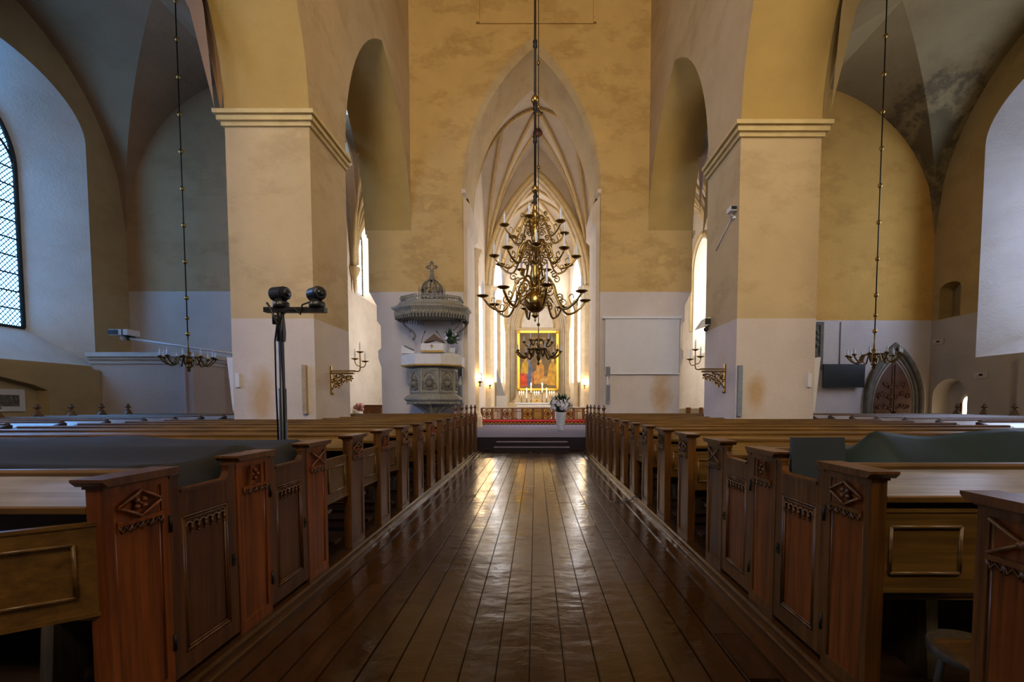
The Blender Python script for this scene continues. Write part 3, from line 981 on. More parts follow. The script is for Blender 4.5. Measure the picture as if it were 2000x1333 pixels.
def long_parts(s, u0, u1, root, pale, foot=True):
    L = round(u1 - u0, 3)
    def rail():
        mb = MB()
        pr = [(-0.065, 1.085), (0.0, 1.085), (0.012, 1.098), (0.010, 1.115), (-0.004, 1.122), (-0.06, 1.122), (-0.075, 1.11), (-0.075, 1.096)]
        return mb.prism(pr, 'x', s * u0, s * u1)
    def board():
        pr = [(-0.05, 1.075), (-0.05, 1.100), (-0.325, 1.005), (-0.335, 0.995), (-0.335, 0.978), (-0.32, 0.978)]
        return MB().prism(pr, 'x', s * u0, s * u1)
    def lip():
        return MB().prism([(-0.322, 0.975), (-0.344, 0.975), (-0.346, 1.0), (-0.335, 1.006)], 'x', s * u0, s * u1)
    def back():
        return MB().prism([(-0.14, 0.43), (-0.115, 0.43), (-0.205, 1.02), (-0.23, 1.02)], 'x', s * u0, s * u1)
    def seat():
        return MB().prism([(-0.13, 0.41), (0.24, 0.43), (0.255, 0.445), (0.24, 0.46), (-0.13, 0.445)], 'x', s * u0, s * u1)
    def kneel():
        return MB().box(s * u0, s * u1, -0.56, -0.42, 0.10, 0.13)
    for nm, fn, m in (('top_rail', rail, OAK_X), ('book_board', board, PALE if pale else BOARD), ('board_lip', lip, OAK_X), ('backrest', back, OAK_D), ('seat', seat, OAK_X)):
        link(nm, cached((nm, s, u0, u1, pale), fn, nm), m, root)
    if foot:
        link('foot_board', cached(('foot', s, u0, u1), kneel, 'foot_board'), OAK_D, root)
    nleg = max(2, int(L / 1.4) + 1)
    lm = cached(('leg', s), lambda: MB().prism([(-0.16, 0), (-0.02, 0), (0.04, 0.2), (0.2, 0.41), (-0.13, 0.41)], 'x', -0.03, 0.03), 'leg')
    for k in range(nleg):
        link('leg', lm, OLDWOOD, root, (s * (u0 + 0.42 + (L - 0.8) * k / (nleg - 1)), 0, 0))
def gate(s, root, ang):
    """low swing panel across the pew entrance, hinged on the near edge of the post; ang 0 closes it along the aisle"""
    def body():
        return MB().box(s * 0.012, s * 0.032, -0.505, -0.01, 0.55, 0.93)
    def mould():
        mb = MB()
        y0, y1, z0, z1 = -0.42, -0.085, 0.63, 0.855
        for f in (s * 0.008, s * 0.036):
            for a, b in (((y0, z0), (y1, z0)), ((y1, z0), (y1, z1)), ((y1, z1), (y0, z1)), ((y0, z1), (y0, z0))):
                mb.tube([(f, *a), (f, *b)], 0.010, 4)
        mb.box(s * 0.006, s * 0.038, -0.505, -0.01, 0.535, 0.552).box(s * 0.006, s * 0.038, -0.505, -0.01, 0.925, 0.94)
        return mb
    g = link('swing_panel', cached(('gate', s), body, 'swing_panel'), OAK_X, root, (s * 0.02, -PW, 0), s * ang)
    link('panel_moulding', cached(('gatem', s), mould, 'panel_moulding'), OAK_X, g)
def full_door(s, root):
    """tall pew door in the gap behind the post's far edge"""
    W = DP - PW
    y0, y1 = 0.006, W - 0.006
    def frame():
        mb = MB()
        for (a, b) in ((y0, y0 + 0.075), (y1 - 0.075, y1)):
            mb.box(s * 0.004, s * 0.045, a, b, 0.03, 1.0)
        mb.box(s * 0.004, s * 0.045, y0 + 0.075, y1 - 0.075, 0.03, 0.13)
        mb.box(s * 0.004, s * 0.045, y0 + 0.075, y1 - 0.075, 0.86, 0.985)
        mb.prism([(y0 + 0.07, 0.985), (y1 - 0.07, 0.985), (y1 - 0.07, 1.0), (y0 + 0.07, 1.0)], 'x', -s * 0.006, s * 0.055)
        # horns at the two upper corners
        for a, d in ((y0, 1), (y1, -1)):
            q = [(a, 1.0), (a + d * 0.095, 1.0), (a + d * 0.075, 1.01), (a + d * 0.06, 1.04), (a + d * 0.06, 1.072), (a, 1.072)]
            mb.prism(q if d > 0 else q[::-1], 'x', s * 0.004, s * 0.045)
            mb.box(-s * 0.004, s * 0.05, min(a, a + d * 0.065), max(a, a + d * 0.065), 1.07, 1.084)
        return mb
    def panel():
        return MB().box(s * 0.016, s * 0.03, y0 + 0.07, y1 - 0.07, 0.12, 0.87)
    def mould():
        mb = MB()
        a0, a1, z0, z1 = y0 + 0.083, y1 - 0.083, 0.14, 0.85
        for r_, e in ((0.009, 0.0), (0.006, 0.016)):
            for a, b in (((a0 + e, z0 + e), (a1 - e, z0 + e)), ((a1 - e, z0 + e), (a1 - e, z1 - e)), ((a1 - e, z1 - e), (a0 + e, z1 - e)), ((a0 + e, z1 - e), (a0 + e, z0 + e))):
                mb.tube([(s * 0.010, *a), (s * 0.010, *b)], r_, 5)
        return mb
    def carv():
        mb = MB()
        n = 6
        a0, a1 = y0 + 0.10, y1 - 0.10
        w = (a1 - a0) / n
        for k in range(n):
            c = a0 + w * (k + 0.5)
            mb.tube([(s * 0.008, c + 0.46 * w * math.cos(PI * q / 8), 0.79 + 0.026 * math.sin(PI * q / 8)) for q in range(9)], 0.007, 4)
            mb.tube([(s * 0.008, c + 0.46 * w, 0.795), (s * 0.008, c + 0.46 * w, 0.765)], [0.009, 0.005], 5)
            mb.ball((s * 0.01, c + 0.46 * w, 0.760), 0.008, 6)
        return mb
    def hinge():
        return MB().tube([(-s * 0.004, 0.0, 0.19), (-s * 0.004, 0.0, 0.275)], 0.009, 6)
    def latch():
        return MB().box(-s * 0.002, s * 0.004, y1 - 0.055, y1 - 0.03, 0.46, 0.53).ball((-s * 0.006, y1 - 0.042, 0.50), 0.009, 6)
    d = link('door', cached(('doorf', s), frame, 'door'), DARKOAK if s < 0 else OAK_Z, root)
    link('hinge', cached(('hinge', 'door', s), hinge, 'hinge'), IRON, d, (0, 0, 0.61))
    for nm, fn, m in (('door_panel', panel, DARKOAK if s < 0 else REDOAK), ('panel_moulding', mould, OAK_Z), ('arcade_carving', carv, OAK_Z), ('hinge', hinge, IRON), ('lock_plate', latch, IRON)):
        link(nm, cached((nm, 'door', s), fn, nm), m, d)
def make_pew(s, k, F, xa, u1, finial, gate_ang, door, pale, label, group):
    root = thing('pew', label, 'pew', (xa, F, 0.085), group)
    body, field, cap, fin = post_meshes(s, finial)
    red = k < 3
    p = link('end_post', cached(('post', s, red), body, 'end_post'), REDOAK if red and s < 0 else OAK_Z, root)
    link('post_panel', cached(('field', s, red), field, 'post_panel'), REDOAK if red else OAK_Z, p)
    link('post_cap', cached(('cap', s), cap, 'post_cap'), OAK_Z, p)
    kind = k % 3 if s > 0 else (0, 2, 1)[k % 3]
    if s > 0:
        kind = (1, 0, 2)[k % 3]
    link('tracery_carving', cached(('carv', s, kind), lambda: diamond_carving(s, -PW + 0.055, -0.055, 0.925, 1.045, kind), 'tracery_carving'), REDOAK if red and s < 0 else OAK_Z, p)
    link('scallop_fringe', cached(('fr', s), lambda: fringe(s, -PW + 0.055, -0.055, 0.902, 4, 0.04), 'scallop_fringe'), OAK_Z, p)
    if finial:
        link('finial', cached(('fin', s), fin, 'finial'), DARKOAK, p)
    long_parts(s, 0.075, u1, root, pale, gate_ang is not None and not (s > 0 and k == 1))
    link('far_end', cached(('far', s, round(u1, 3)), lambda: MB().prism([(-0.34, 0), (0.0, 0), (0.0, 1.085), (-0.05, 1.10), (-0.34, 0.99)], 'x', s * u1, s * (u1 + 0.05)), 'far_end'), OAK_D, root)
    if gate_ang is not None:
        gate(s, root, gate_ang)
    if door:
        full_door(s, root)
    return root
NL, NR = 15, 16
R90 = PI / 2
for k in range(NL):
    F = 2.25 + DP * k
    u1 = 2.80 if k in (0, 1, 2, 9, 10, 11) else 5.55
    ang = {0: math.radians(55), 3: 0.0, 4: 0.03, 5: 0.35}.get(k, R90)
    if k in (1, 2):
        ang = None
    lab = 'oak pew on the pulpit side, %s row back from the chancel steps' % ordinal[NL - 1 - k]
    make_pew(-1, k, F, XAL, u1, k >= 10, ang, k in (0, 1), k in (0,), lab, 'pews on the pulpit side of the aisle')
for k in range(NR):
    F = 1.62 + DP * k
    u1 = 2.60 if k in (0, 1, 2, 10, 11, 12) else 5.40
    ang = {7: 0.1}.get(k, R90)
    if k in (0, 2, 3):
        ang = None
    lab = 'oak pew on the projection screen side, %s row back from the chancel steps' % ordinal[NR - 1 - k]
    make_pew(1, k, F, XAR, u1, k >= 11, ang, k in (1, 2), k in (1,), lab, 'pews on the screen side of the aisle')
# outer blocks of pews beyond the side gangways, ends topped by ogee gables
def outer_pew(s, F, x0, x1, label, group, gable):
    root = thing('side_pew', label, 'pew', (s * x0, F, 0.085), group)
    long_parts(s, 0.05, x1 - x0 - 0.05, root, True)
    e = cached(('oend', s), lambda: MB().prism([(-0.34, 0), (0.0, 0), (0.0, 1.085), (-0.05, 1.10), (-0.34, 0.99)], 'x', 0, s * 0.05), 'gangway_end')
    link('gangway_end', e, OAK_D, root)
    L = x1 - x0
    def g():
        mb = MB()
        q = [(-0.42, 0), (0.06, 0), (0.06, 1.02), (0.02, 1.08), (-0.06, 1.12), (-0.12, 1.20), (-0.135, 1.25), (-0.225, 1.25), (-0.24, 1.20), (-0.30, 1.12), (-0.38, 1.08), (-0.42, 1.02)]
        mb.prism(q, 'x', s * (L - 0.05), s * (L + 0.01))
        return mb
    def kn():
        return MB().lathe([(0.03, -0.02), (0.035, 0.02), (0.02, 0.04), (0.085, 0.075), (0.05, 0.11), (0.02, 0.12), (0.045, 0.15), (0.001, 0.19)], (s * (L - 0.02), -0.18, 1.25), 6)
    if gable:
        b = link('gable_end', cached(('gable', s, L), g, 'gable_end'), OAK_X, root)
        link('finial', cached(('knob', s, L), kn, 'finial'), DARKOAK, b)
    return root
for k in range(6, NL):
    outer_pew(-1, 2.25 + DP * k, 8.5, 12.6, 'long side pew below the leaded window, %s row back from the box porch' % ordinal[NL - 1 - k], 'side pews below the leaded window', k >= 9)
for k in range(7, NR):
    outer_pew(1, 1.62 + DP * k, 8.2, 13.25, 'long side pew in front of the carved door, %s row back from it' % ordinal[NR - 1 - k], 'side pews on the carved door side', k >= 10)
# ------------------------------------------------------------------ chandeliers
def spiral(c, r0, turns, n, flip=1, start=0.0):
    """small flat scroll in the (r,z) plane"""
    out = []
    for i in range(n + 1):
        t = i / n
        a = start + flip * turns * 2 * PI * t
        r = r0 * (1 - 0.8 * t)
        out.append((c[0] + r * math.cos(a), c[1] + r * math.sin(a)))
    return out
def smooth_path(P, n=6):
    out = []
    for i in range(len(P) - 1):
        p0, p1, p2, p3 = P[max(i - 1, 0)], P[i], P[i + 1], P[min(i + 2, len(P) - 1)]
        for k in range(n):
            t = k / n
            out.append(tuple(0.5 * ((2 * p1[j]) + (-p0[j] + p2[j]) * t + (2 * p0[j] - 5 * p1[j] + 4 * p2[j] - p3[j]) * t * t + (-p0[j] + 3 * p1[j] - 3 * p2[j] + p3[j]) * t ** 3) for j in range(2)))
    out.append(tuple(P[-1]))
    return out
def arm_set(tag_, r, drop, rise, tubr, pan, scrolls=True):
    """meshes of one S-shaped arm with pan, candle and bulb; origin on the stem axis at pan level"""
    path = smooth_path([(0.07, rise * 0.55), (0.20 * r, rise), (0.36 * r, rise * 0.75), (0.46 * r, 0.0), (0.62 * r, -drop), (0.84 * r, -drop * 0.75), (r, -0.02)])
    tubr *= 1.3
    mb = MB().tube([(a, 0, b) for a, b in path], tubr, 6)
    if scrolls:
        for (c, q, fl, sa) in (((0.30 * r, rise * 0.45), 0.13 * r, 1, 1.6), ((0.55 * r, -drop * 0.2), 0.09 * r, -1, 3.0), ((0.24 * r, -drop * 0.2), 0.11 * r, 1, 0.0), ((0.42 * r, rise * 1.02), 0.08 * r, -1, 2.6)):
            mb.tube([(a, 0, b) for a, b in spiral(c, q, 1.35, 12, fl, sa)], tubr * 0.62, 4)
        mb.tube([(a, 0, b) for a, b in smooth_path([(0.80 * r, -drop * 0.8), (0.74 * r, -drop * 0.2), (0.82 * r, -drop * 0.05), (0.84 * r, -drop * 0.35)], 4)], tubr * 0.5, 4)
    A = mb.mesh('arm')
    Pn = MB().lathe([(0.012, -0.03), (0.02, -0.02), (pan * 0.5, -0.015), (pan, 0.018), (pan * 1.02, 0.026), (pan * 0.95, 0.024), (pan * 0.3, 0.004), (0.022, 0.01), (0.03, 0.05), (0.02, 0.055)], (r, 0, 0), 12).mesh('drip_pan')
    ch = pan * 1.75
    Cn = MB().lathe([(0.025, 0.05), (0.025, 0.05 + ch), (0.014, 0.055 + ch)], (r, 0, 0), 8).mesh('candle')
    Bn = MB().lathe([(0.009, 0.055 + ch), (0.014, 0.075 + ch), (0.012, 0.095 + ch), (0.001, 0.125 + ch)], (r, 0, 0), 8).mesh('bulb')
    return A, Pn, Cn, Bn
def tier(root, n, z, meshes, metal, a0=0.0):
    for k in range(n):
        a = a0 + 2 * PI * k / n
        arm = link('arm', meshes[0], metal, root, (0, 0, z), a)
        link('drip_pan', meshes[1], metal, arm)
        link('candle', meshes[2], CANDLE, arm)
        link('bulb', meshes[3], BULB, arm)
def rod(root, z0, z1, r, balls, br, metal, ballmetal, links=0.0):
    mb = MB()
    if links:
        z = z0
        while z < z1:
            mb.tube([(0, 0, z), (0, 0, min(z + links * 0.9, z1))], r, 6)
            mb.ball((0, 0, z), r * 1.9, 6)
            z += links
    else:
        mb.tube([(0, 0, z0), (0, 0, z1)], r, 6)
    mb.build('hanging_rod', metal, root)
    for (z, s_) in balls:
        MB().ball((0, 0, z), br * s_, 10, 1.1).build('rod_ball', ballmetal, root)
# great chandelier, three tiers over a large ball
gx, gy = -0.01, 10.5
ch = thing('chandelier', 'great three-tiered brass chandelier with a large polished ball hanging over the pews aisle', 'chandelier', (gx, gy, 3.84))
MB().lathe([(0.001, -0.46), (0.02, -0.43), (0.03, -0.40), (0.015, -0.38), (0.05, -0.35), (0.085, -0.32), (0.085, -0.305), (0.05, -0.28), (0.06, -0.25)], (0, 0, 0), 16).build('pendant', BRASS, ch)
MB().ball((0, 0, 0), 0.255, 24).build('ball', BRASS, ch)
MB().lathe([(0.08, 0.23), (0.13, 0.26), (0.13, 0.30), (0.07, 0.33), (0.06, 0.42), (0.10, 0.50), (0.115, 0.62), (0.085, 0.78), (0.085, 0.84), (0.13, 0.88), (0.13, 0.91), (0.05, 0.95), (0.055, 1.08), (0.09, 1.15), (0.12, 1.20), (0.12, 1.25),
            (0.06, 1.30), (0.09, 1.40), (0.095, 1.5), (0.065, 1.60), (0.10, 1.66), (0.10, 1.70), (0.05, 1.75), (0.06, 1.85), (0.095, 1.92), (0.06, 2.0), (0.035, 2.05), (0.055, 2.1), (0.03, 2.16)], (0, 0, 0), 16).build('stem', BRASS, ch)
fg = MB()   # small perched eagle figure under the ring
fg.lathe([(0.03, 2.15), (0.05, 2.2), (0.035, 2.28), (0.05, 2.34), (0.02, 2.42)], (0, 0, 0), 10)
fg.tube([(0, 0, 2.26), (-0.07, 0, 2.20), (-0.10, 0, 2.22)], [0.025, 0.02, 0.008], 6)
fg.tube([(0, 0, 2.30), (0.06, 0, 2.34), (0.03, 0, 2.42)], [0.02, 0.015, 0.01], 6)
fg.build('figure', IRON, ch)
tier(ch, 8, 0.06, arm_set('c', 1.19, 0.30, 0.46, 0.020, 0.135), BRASS, 0.2)
tier(ch, 9, 0.95, arm_set('b', 0.93, 0.22, 0.36, 0.018, 0.118), BRASS, 0.55)
tier(ch, 6, 1.60, arm_set('a', 0.72, 0.22, 0.28, 0.017, 0.115), BRASS, 0.35)
rod(ch, 2.4, 9.5, 0.026, [(2.50, 1.0), (4.45, 1.1)], 0.085, IRON, BRASS)
for z in (3.6, 4.3, 5.65, 7.2):
    MB().lathe([(0.026, -0.1), (0.055, -0.06), (0.04, 0), (0.055, 0.06), (0.026, 0.1)], (0, 0, z), 8).build('rod_collar', IRON, ch)
rod(ch, 9.5, 16.1, 0.035, [], 0.05, IRON, BRASS, 0.3)
# smaller brass chandelier before the altar
c2 = thing('chandelier', 'small two-tiered brass chandelier hanging in front of the altar painting', 'chandelier', (0.10, 16.0, 2.84))
MB().lathe([(0.001, 0), (0.03, 0.03), (0.05, 0.10), (0.02, 0.14), (0.06, 0.2), (0.09, 0.28), (0.06, 0.38), (0.10, 0.44), (0.10, 0.5), (0.04, 0.56), (0.05, 0.64), (0.08, 0.72), (0.05, 0.8), (0.07, 0.9), (0.03, 1.0), (0.02, 1.25)], (0, 0, 0), 12).build('stem', DARKBRASS, c2)
tier(c2, 9, 0.48, arm_set('d', 0.78, 0.20, 0.10, 0.026, 0.075, False), DARKBRASS, 0.1)
tier(c2, 5, 0.82, arm_set('e', 0.52, 0.14, 0.08, 0.020, 0.075, False), DARKBRASS, 0.4)
MB().ball((0, 0, 1.42), 0.06, 10).build('rod_ball', DARKBRASS, c2)
rod(c2, 1.25, 17.1, 0.013, [(3.05, 1), (4.15, 1), (5.15, 1), (6.75, 1), (8.75, 1), (10.2, 1), (12.7, 1)], 0.065, IRON, BRASS)
# aisle chandeliers
for (xx, yy, zz, lab) in ((-10.0, 13.2, 2.42, 'single-tier brass chandelier on a long beaded rod in front of the box porch'), (9.75, 13.2, 2.50, 'single-tier brass chandelier on a long beaded rod in front of the carved door')):
    c3 = thing('chandelier', lab, 'chandelier', (xx, yy, zz), 'aisle chandeliers')
    MB().lathe([(0.001, 0), (0.02, 0.02), (0.05, 0.06), (0.03, 0.10), (0.07, 0.14), (0.07, 0.18), (0.03, 0.2), (0.08, 0.26), (0.10, 0.33), (0.06, 0.40), (0.09, 0.45), (0.04, 0.5), (0.08, 0.56), (0.03, 0.6), (0.012, 0.8), (0.02, 1.0)], (0, 0, 0), 10).build('stem', DARKBRASS, c3)
    tier(c3, 10, 0.40, arm_set('f', 0.64, 0.20, 0.04, 0.016, 0.07, False), DARKBRASS, 0.15)
    rod(c3, 0.95, 10.3, 0.016, [(1.10 + 1.02 * i, 1) for i in range(10)] + [(1.55, 0.9)], 0.062, IRON, BRASS)

# ------------------------------------------------------------------ gilt wall brackets with candles
def wall_bracket(s, x, y, z, label):
    g = thing('candle_bracket', label, 'candle bracket', (x, y, z), 'gilt candle brackets on the piers')
    d = -s    # points into the nave
    MB().box(0, d * 0.03, -0.03, 0.03, -0.52, 0.10).ball((d * 0.03, 0, -0.54), 0.04, 8).build('back_plate', GILT, g)
    MB().box(0, d * 0.60, -0.035, 0.035, -0.03, 0.0).box(0, d * 0.56, -0.045, 0.045, -0.09, -0.05).build('shelf_bar', GILT, g)
    vine = MB()
    vine.tube([(d * a, 0, b) for a, b in smooth_path([(0.02, -0.46), (0.10, -0.34), (0.24, -0.20), (0.42, -0.13), (0.52, -0.14)], 5)], 0.014, 5)
    vine.build('vine_stem', GILT, g)
    lm = MB()
    for k in range(5):
        a = k * 2 * PI / 5
        lm.add([(0, 0, 0), (0.055 * math.cos(a - 0.4), -0.012, 0.055 * math.sin(a - 0.4)), (0.085 * math.cos(a), 0.0, 0.085 * math.sin(a)), (0.055 * math.cos(a + 0.4), -0.012, 0.055 * math.sin(a + 0.4))], [(0, 1, 2, 3)])
        lm.add([(0, 0.02, 0), (0.055 * math.cos(a - 0.4), 0.012, 0.055 * math.sin(a - 0.4)), (0.085 * math.cos(a), 0.0, 0.085 * math.sin(a)), (0.055 * math.cos(a + 0.4), 0.012, 0.055 * math.sin(a + 0.4))], [(3, 2, 1, 0)])
    lme = lm.mesh('vine_leaf')
    for (a, b) in ((0.12, -0.17), (0.24, -0.28), (0.16, -0.36), (0.36, -0.22), (0.25, -0.13), (0.46, -0.19), (0.07, -0.25)):
        link('vine_leaf', lme, GILT, g, (d * a, 0, b))
    am = MB().tube([(d * a, 0, b) for a, b in smooth_path([(0.55, -0.02), (0.66, -0.02), (0.70, 0.06), (0.70, 0.42)], 5)], 0.014, 6)
    am.tube([(d * a, 0, b) for a, b in smooth_path([(0.70, 0.10), (0.62, 0.12), (0.58, 0.2), (0.58, 0.26)], 4)], 0.011, 6)
    am.tube([(d * a, 0.02, b) for a, b in smooth_path([(0.70, 0.08), (0.78, 0.08), (0.82, 0.14), (0.82, 0.2)], 4)], 0.011, 6)
    am.build('candle_arm', GILT, g)
    for (a, b) in ((0.70, 0.42), (0.58, 0.26), (0.82, 0.2)):
        MB().lathe([(0.01, -0.02), (0.085, 0.01), (0.09, 0.02), (0.02, 0.012), (0.02, 0.03)], (d * a, 0, b), 10).build('drip_pan', GILT, g)
        MB().lathe([(0.018, 0.03), (0.018, 0.19), (0.012, 0.2), (0.012, 0.22), (0.001, 0.26)], (d * a, 0, b), 8).build('candle', CANDLE, g)
wall_bracket(-1, XL, 10.75, 2.30, 'gilt vine bracket with three candles on the pier beside the pulpit')
wall_bracket(1, XR, 10.55, 2.33, 'gilt vine bracket with three candles on the pier beside the projection screen')
def side_sconce(x, y, z, d, label):
    g = thing('candle_sconce', label, 'sconce', (x, y, z), 'three-armed sconces on the pier sides')
    am = MB().box(0, d * 0.03, -0.08, 0.08, -0.12, 0.12)
    am.tube([(d * a, 0, b) for a, b in smooth_path([(0.02, -0.1), (0.2, -0.12), (0.32, -0.02), (0.32, 0.08)], 4)], 0.013, 6)
    am.tube([(d * a, 0, b) for a, b in smooth_path([(0.02, -0.05), (0.1, -0.03), (0.16, 0.1), (0.16, 0.28)], 4)], 0.013, 6)
    am.build('candle_arm', DARKBRASS, g)
    for (a, b) in ((0.32, 0.08), (0.16, 0.28)):
        MB().lathe([(0.01, -0.02), (0.085, 0.01), (0.09, 0.02), (0.02, 0.012), (0.02, 0.03)], (d * a, 0, b), 10).build('drip_pan', DARKBRASS, g)
        MB().lathe([(0.026, 0.03), (0.026, 0.2), (0.001, 0.27)], (d * a, 0, b), 8).build('candle', CANDLE, g)
side_sconce(PLO, 10.6, 2.55, -1, 'brass sconce with pale candles on the aisle face of the pier near the porch')
side_sconce(PRO, 10.6, 2.45, 1, 'brass sconce with pale candles on the aisle face of the pier near the television')

# ------------------------------------------------------------------ pulpit with sounding board
px, py = -3.80, 17.05
pu = thing('pulpit', 'grey carved eight-sided pulpit draped in white cloth against the chancel wall', 'pulpit', (px, py, 0.42))
SY = 0.82
R8 = PI / 8
def oct_(prof, m, name, parent, sy=SY):
    return MB().lathe(prof, (0, 0, 0), 8, sy, False, R8).build(name, m, parent)
oct_([(0.26, 0), (0.30, 0.05), (0.22, 0.15), (0.20, 0.55), (0.28, 0.75), (0.52, 0.95), (0.80, 1.10)], PULPIT, 'stem', pu)
rb = MB()
for k in range(8):
    a = k * PI / 4
    rb.tube([(0.24 * math.cos(a), 0.24 * SY * math.sin(a), 0.5), (0.36 * math.cos(a), 0.36 * SY * math.sin(a), 0.8), (0.82 * math.cos(a), 0.82 * SY * math.sin(a), 1.1)], 0.025, 5)
rb.build('stem_rib', PULPIT, pu)
oct_([(0.98, 1.10), (1.00, 1.16), (1.10, 1.24), (1.10, 1.30), (1.02, 1.36), (0.90, 1.42), (0.86, 1.47)], PULPIT, 'base_moulding', pu)
mb = MB()
for k in range(64):
    a = 2 * PI * k / 64
    f = math.cos(R8) / math.cos(((a) % (PI / 4)) - R8)
    mb.ball((1.0 * f * math.cos(a), 1.0 * f * SY * math.sin(a), 1.09), 0.03, 6)
mb.build('bead_row', PULPIT, pu, kind='stuff')
oct_([(0.86, 1.47), (0.86, 2.38)], PULPIT, 'drum', pu)
for k in range(8):
    a = k * PI / 4
    if math.sin(a) > 0.1:
        continue
    ap = 0.86 * math.cos(R8)
    f = thing('x', 'x', 'x') if False else None
    M = Matrix.Diagonal((1, SY, 1, 1)) @ Matrix.Rotation(a, 4, 'Z') @ Matrix.Translation((ap, 0, 0))
    pn = MB()
    pn.box(0, 0.05, -0.33, -0.27, 1.49, 2.36).box(0, 0.05, 0.27, 0.33, 1.49, 2.36).box(0, 0.05, -0.27, 0.27, 1.49, 1.56).box(0, 0.05, -0.27, 0.27, 2.28, 2.36)
    pn.tube([(0.03, t, z) for t, z in niche_outline(0, 0.24, 1.62, 1.95, 2.26, 6, True)], 0.03, 5)
    p_ = pn.xf(M).build('relief_panel', PULPIT, pu)
    rl = MB()
    rl.ball((0.03, 0, 2.0), 0.09, 10).ball((0.03, 0, 1.82), 0.13, 10)
    for b in range(8):
        q = b * PI / 4
        rl.ball((0.025, 0.15 * math.cos(q), 1.84 + 0.15 * math.sin(q)), 0.05, 8)
    rl.tube([(0.04, -0.18, 1.66), (0.05, 0, 1.6), (0.04, 0.18, 1.66)], 0.03, 6)
    rl.xf(M).build('relief_figure', PULPITD, p_)
oct_([(0.86, 2.38), (0.95, 2.42), (1.16, 2.46), (1.16, 2.50), (0.9, 2.52)], PULPIT, 'parapet_moulding', pu)
cl = MB().lathe([(1.17, 2.46), (1.185, 2.47), (1.19, 2.82), (1.05, 2.90), (0.80, 2.95), (0.75, 2.95)], (0, 0, 0), 8, SY, False, R8).build('parapet_cloth', LINEN, pu)
MB().lathe([(1.18, 2.44), (1.20, 2.45), (1.20, 2.50), (1.18, 2.50)], (0, 0, 0), 8, SY, False, R8).build('cloth_fringe', GOLDCLOTH, cl)
dk = MB()
dk.prism([(-0.55, 2.93), (0.10, 2.93), (0.02, 3.30), (-0.52, 3.22)], 'x', -0.30, 0.48)
dk.build('desk_cloth', LINEN, pu, (0.06, -0.35, 0))
MB().box(-0.31, 0.49, -0.57, -0.55, 2.90, 2.97).build('desk_fringe', GOLDCLOTH, pu, (0.06, -0.35, 0))
cr = MB().box(0.07, 0.10, -0.575, -0.565, 3.03, 3.19).box(0.03, 0.14, -0.575, -0.565, 3.11, 3.14)
cr.build('embroidered_cross', GOLDCLOTH, pu, (0.06, -0.35, 0))
bk = thing('bible', 'open brown bible lying on the white pulpit desk', 'book', (px + 0.15, py - 0.5, 3.70))
MB().prism([(-0.36, 0.0), (0.0, 0.10), (0.36, 0.0), (0.36, 0.04), (0.0, 0.32), (-0.36, 0.04)], 'y', -0.05, 0.22).build('cover', simple('brown_leather', (0.09, 0.045, 0.018), 0.5), bk)
for i, (a, b, lean) in enumerate(((-0.34, -0.6, 0.12), (0.58, -0.6, -0.22))):
    g = thing('gooseneck_microphone', ('thin black gooseneck microphone beside the white reading stand', 'thin black gooseneck microphone beside the lily vase on the pulpit')[i], 'microphone', (px + a * 0.9, py + b, 3.62), 'pulpit microphones')
    MB().tube([(0, 0, 0), (lean * 0.3, 0, 0.2), (lean, 0, 0.42)], 0.008, 5).build('neck', BLACK, g)
    MB().tube([(lean, 0, 0.42), (lean * 1.3, -0.02, 0.5)], 0.018, 6).build('capsule', BLACK, g)
g = thing('reading_stand', 'small white stand with a black pen tray at the pulpit corner', 'stand', (px - 0.88, py - 0.3, 3.34))
MB().prism([(-0.2, 0), (0.28, 0), (0.28, 0.05), (-0.18, 0.28)], 'y', -0.12, 0.12).build('stand_body', LINEN, g)
MB().prism([(-0.10, 0.26), (0.22, 0.11), (0.23, 0.14), (-0.09, 0.29)], 'y', -0.08, 0.08).build('tray', BLACK, g)
# sounding board
cn = thing('sounding_board', 'grey eight-sided pulpit canopy with openwork crown and cross', 'canopy', (px - 0.03, py + 0.02, 4.55))
SC = 0.72
oct_([(0.2, 0.24), (1.30, 0.22), (1.34, 0.18), (1.36, 0.28), (1.46, 0.36), (1.51, 0.40), (1.51, 0.45), (1.38, 0.49), (1.26, 0.56), (1.20, 0.66), (1.12, 0.66), (0.5, 0.64)], PULPIT, 'canopy_body', cn, SC)
ring = []
for k in range(8):
    a0, a1 = R8 + k * PI / 4, R8 + (k + 1) * PI / 4
    n = 9
    zz, cs = MB(), MB()
    if math.sin((a0 + a1) / 2) > 0.8:
        continue
    for i in range(n):
        def Pq(f, r, z):
            xa, ya = r * math.cos(a0), r * SC * math.sin(a0)
            xb, yb = r * math.cos(a1), r * SC * math.sin(a1)
            return (xa + (xb - xa) * f, ya + (yb - ya) * f, z)
        f0, f1 = i / n, (i + 1) / n
        zz.tube([Pq(f0, 1.40, 0.28), Pq((f0 + f1) / 2, 1.38, 0.06), Pq(f1, 1.40, 0.28)], 0.026, 4)
        zz.ball(Pq((f0 + f1) / 2, 1.38, 0.05), 0.03, 6)
        c = Pq((f0 + f1) / 2, 1.16, 0.66)
        cs.tube([c, (c[0], c[1], c[2] + 0.16)], 0.018, 4)
        for dz, rr in ((0.18, 0.035), (0.11, 0.03)):
            cs.ball((c[0] - 0.03, c[1], c[2] + 0.11), 0.03, 6) if dz == 0.11 else cs.ball((c[0], c[1], c[2] + dz), rr, 6)
        cs.ball((c[0] + 0.03, c[1], c[2] + 0.11), 0.03, 6)
    zz.build('zigzag_fringe', PULPIT, cn)
    cs.build('cresting', PULPIT, cn)
crown = MB()
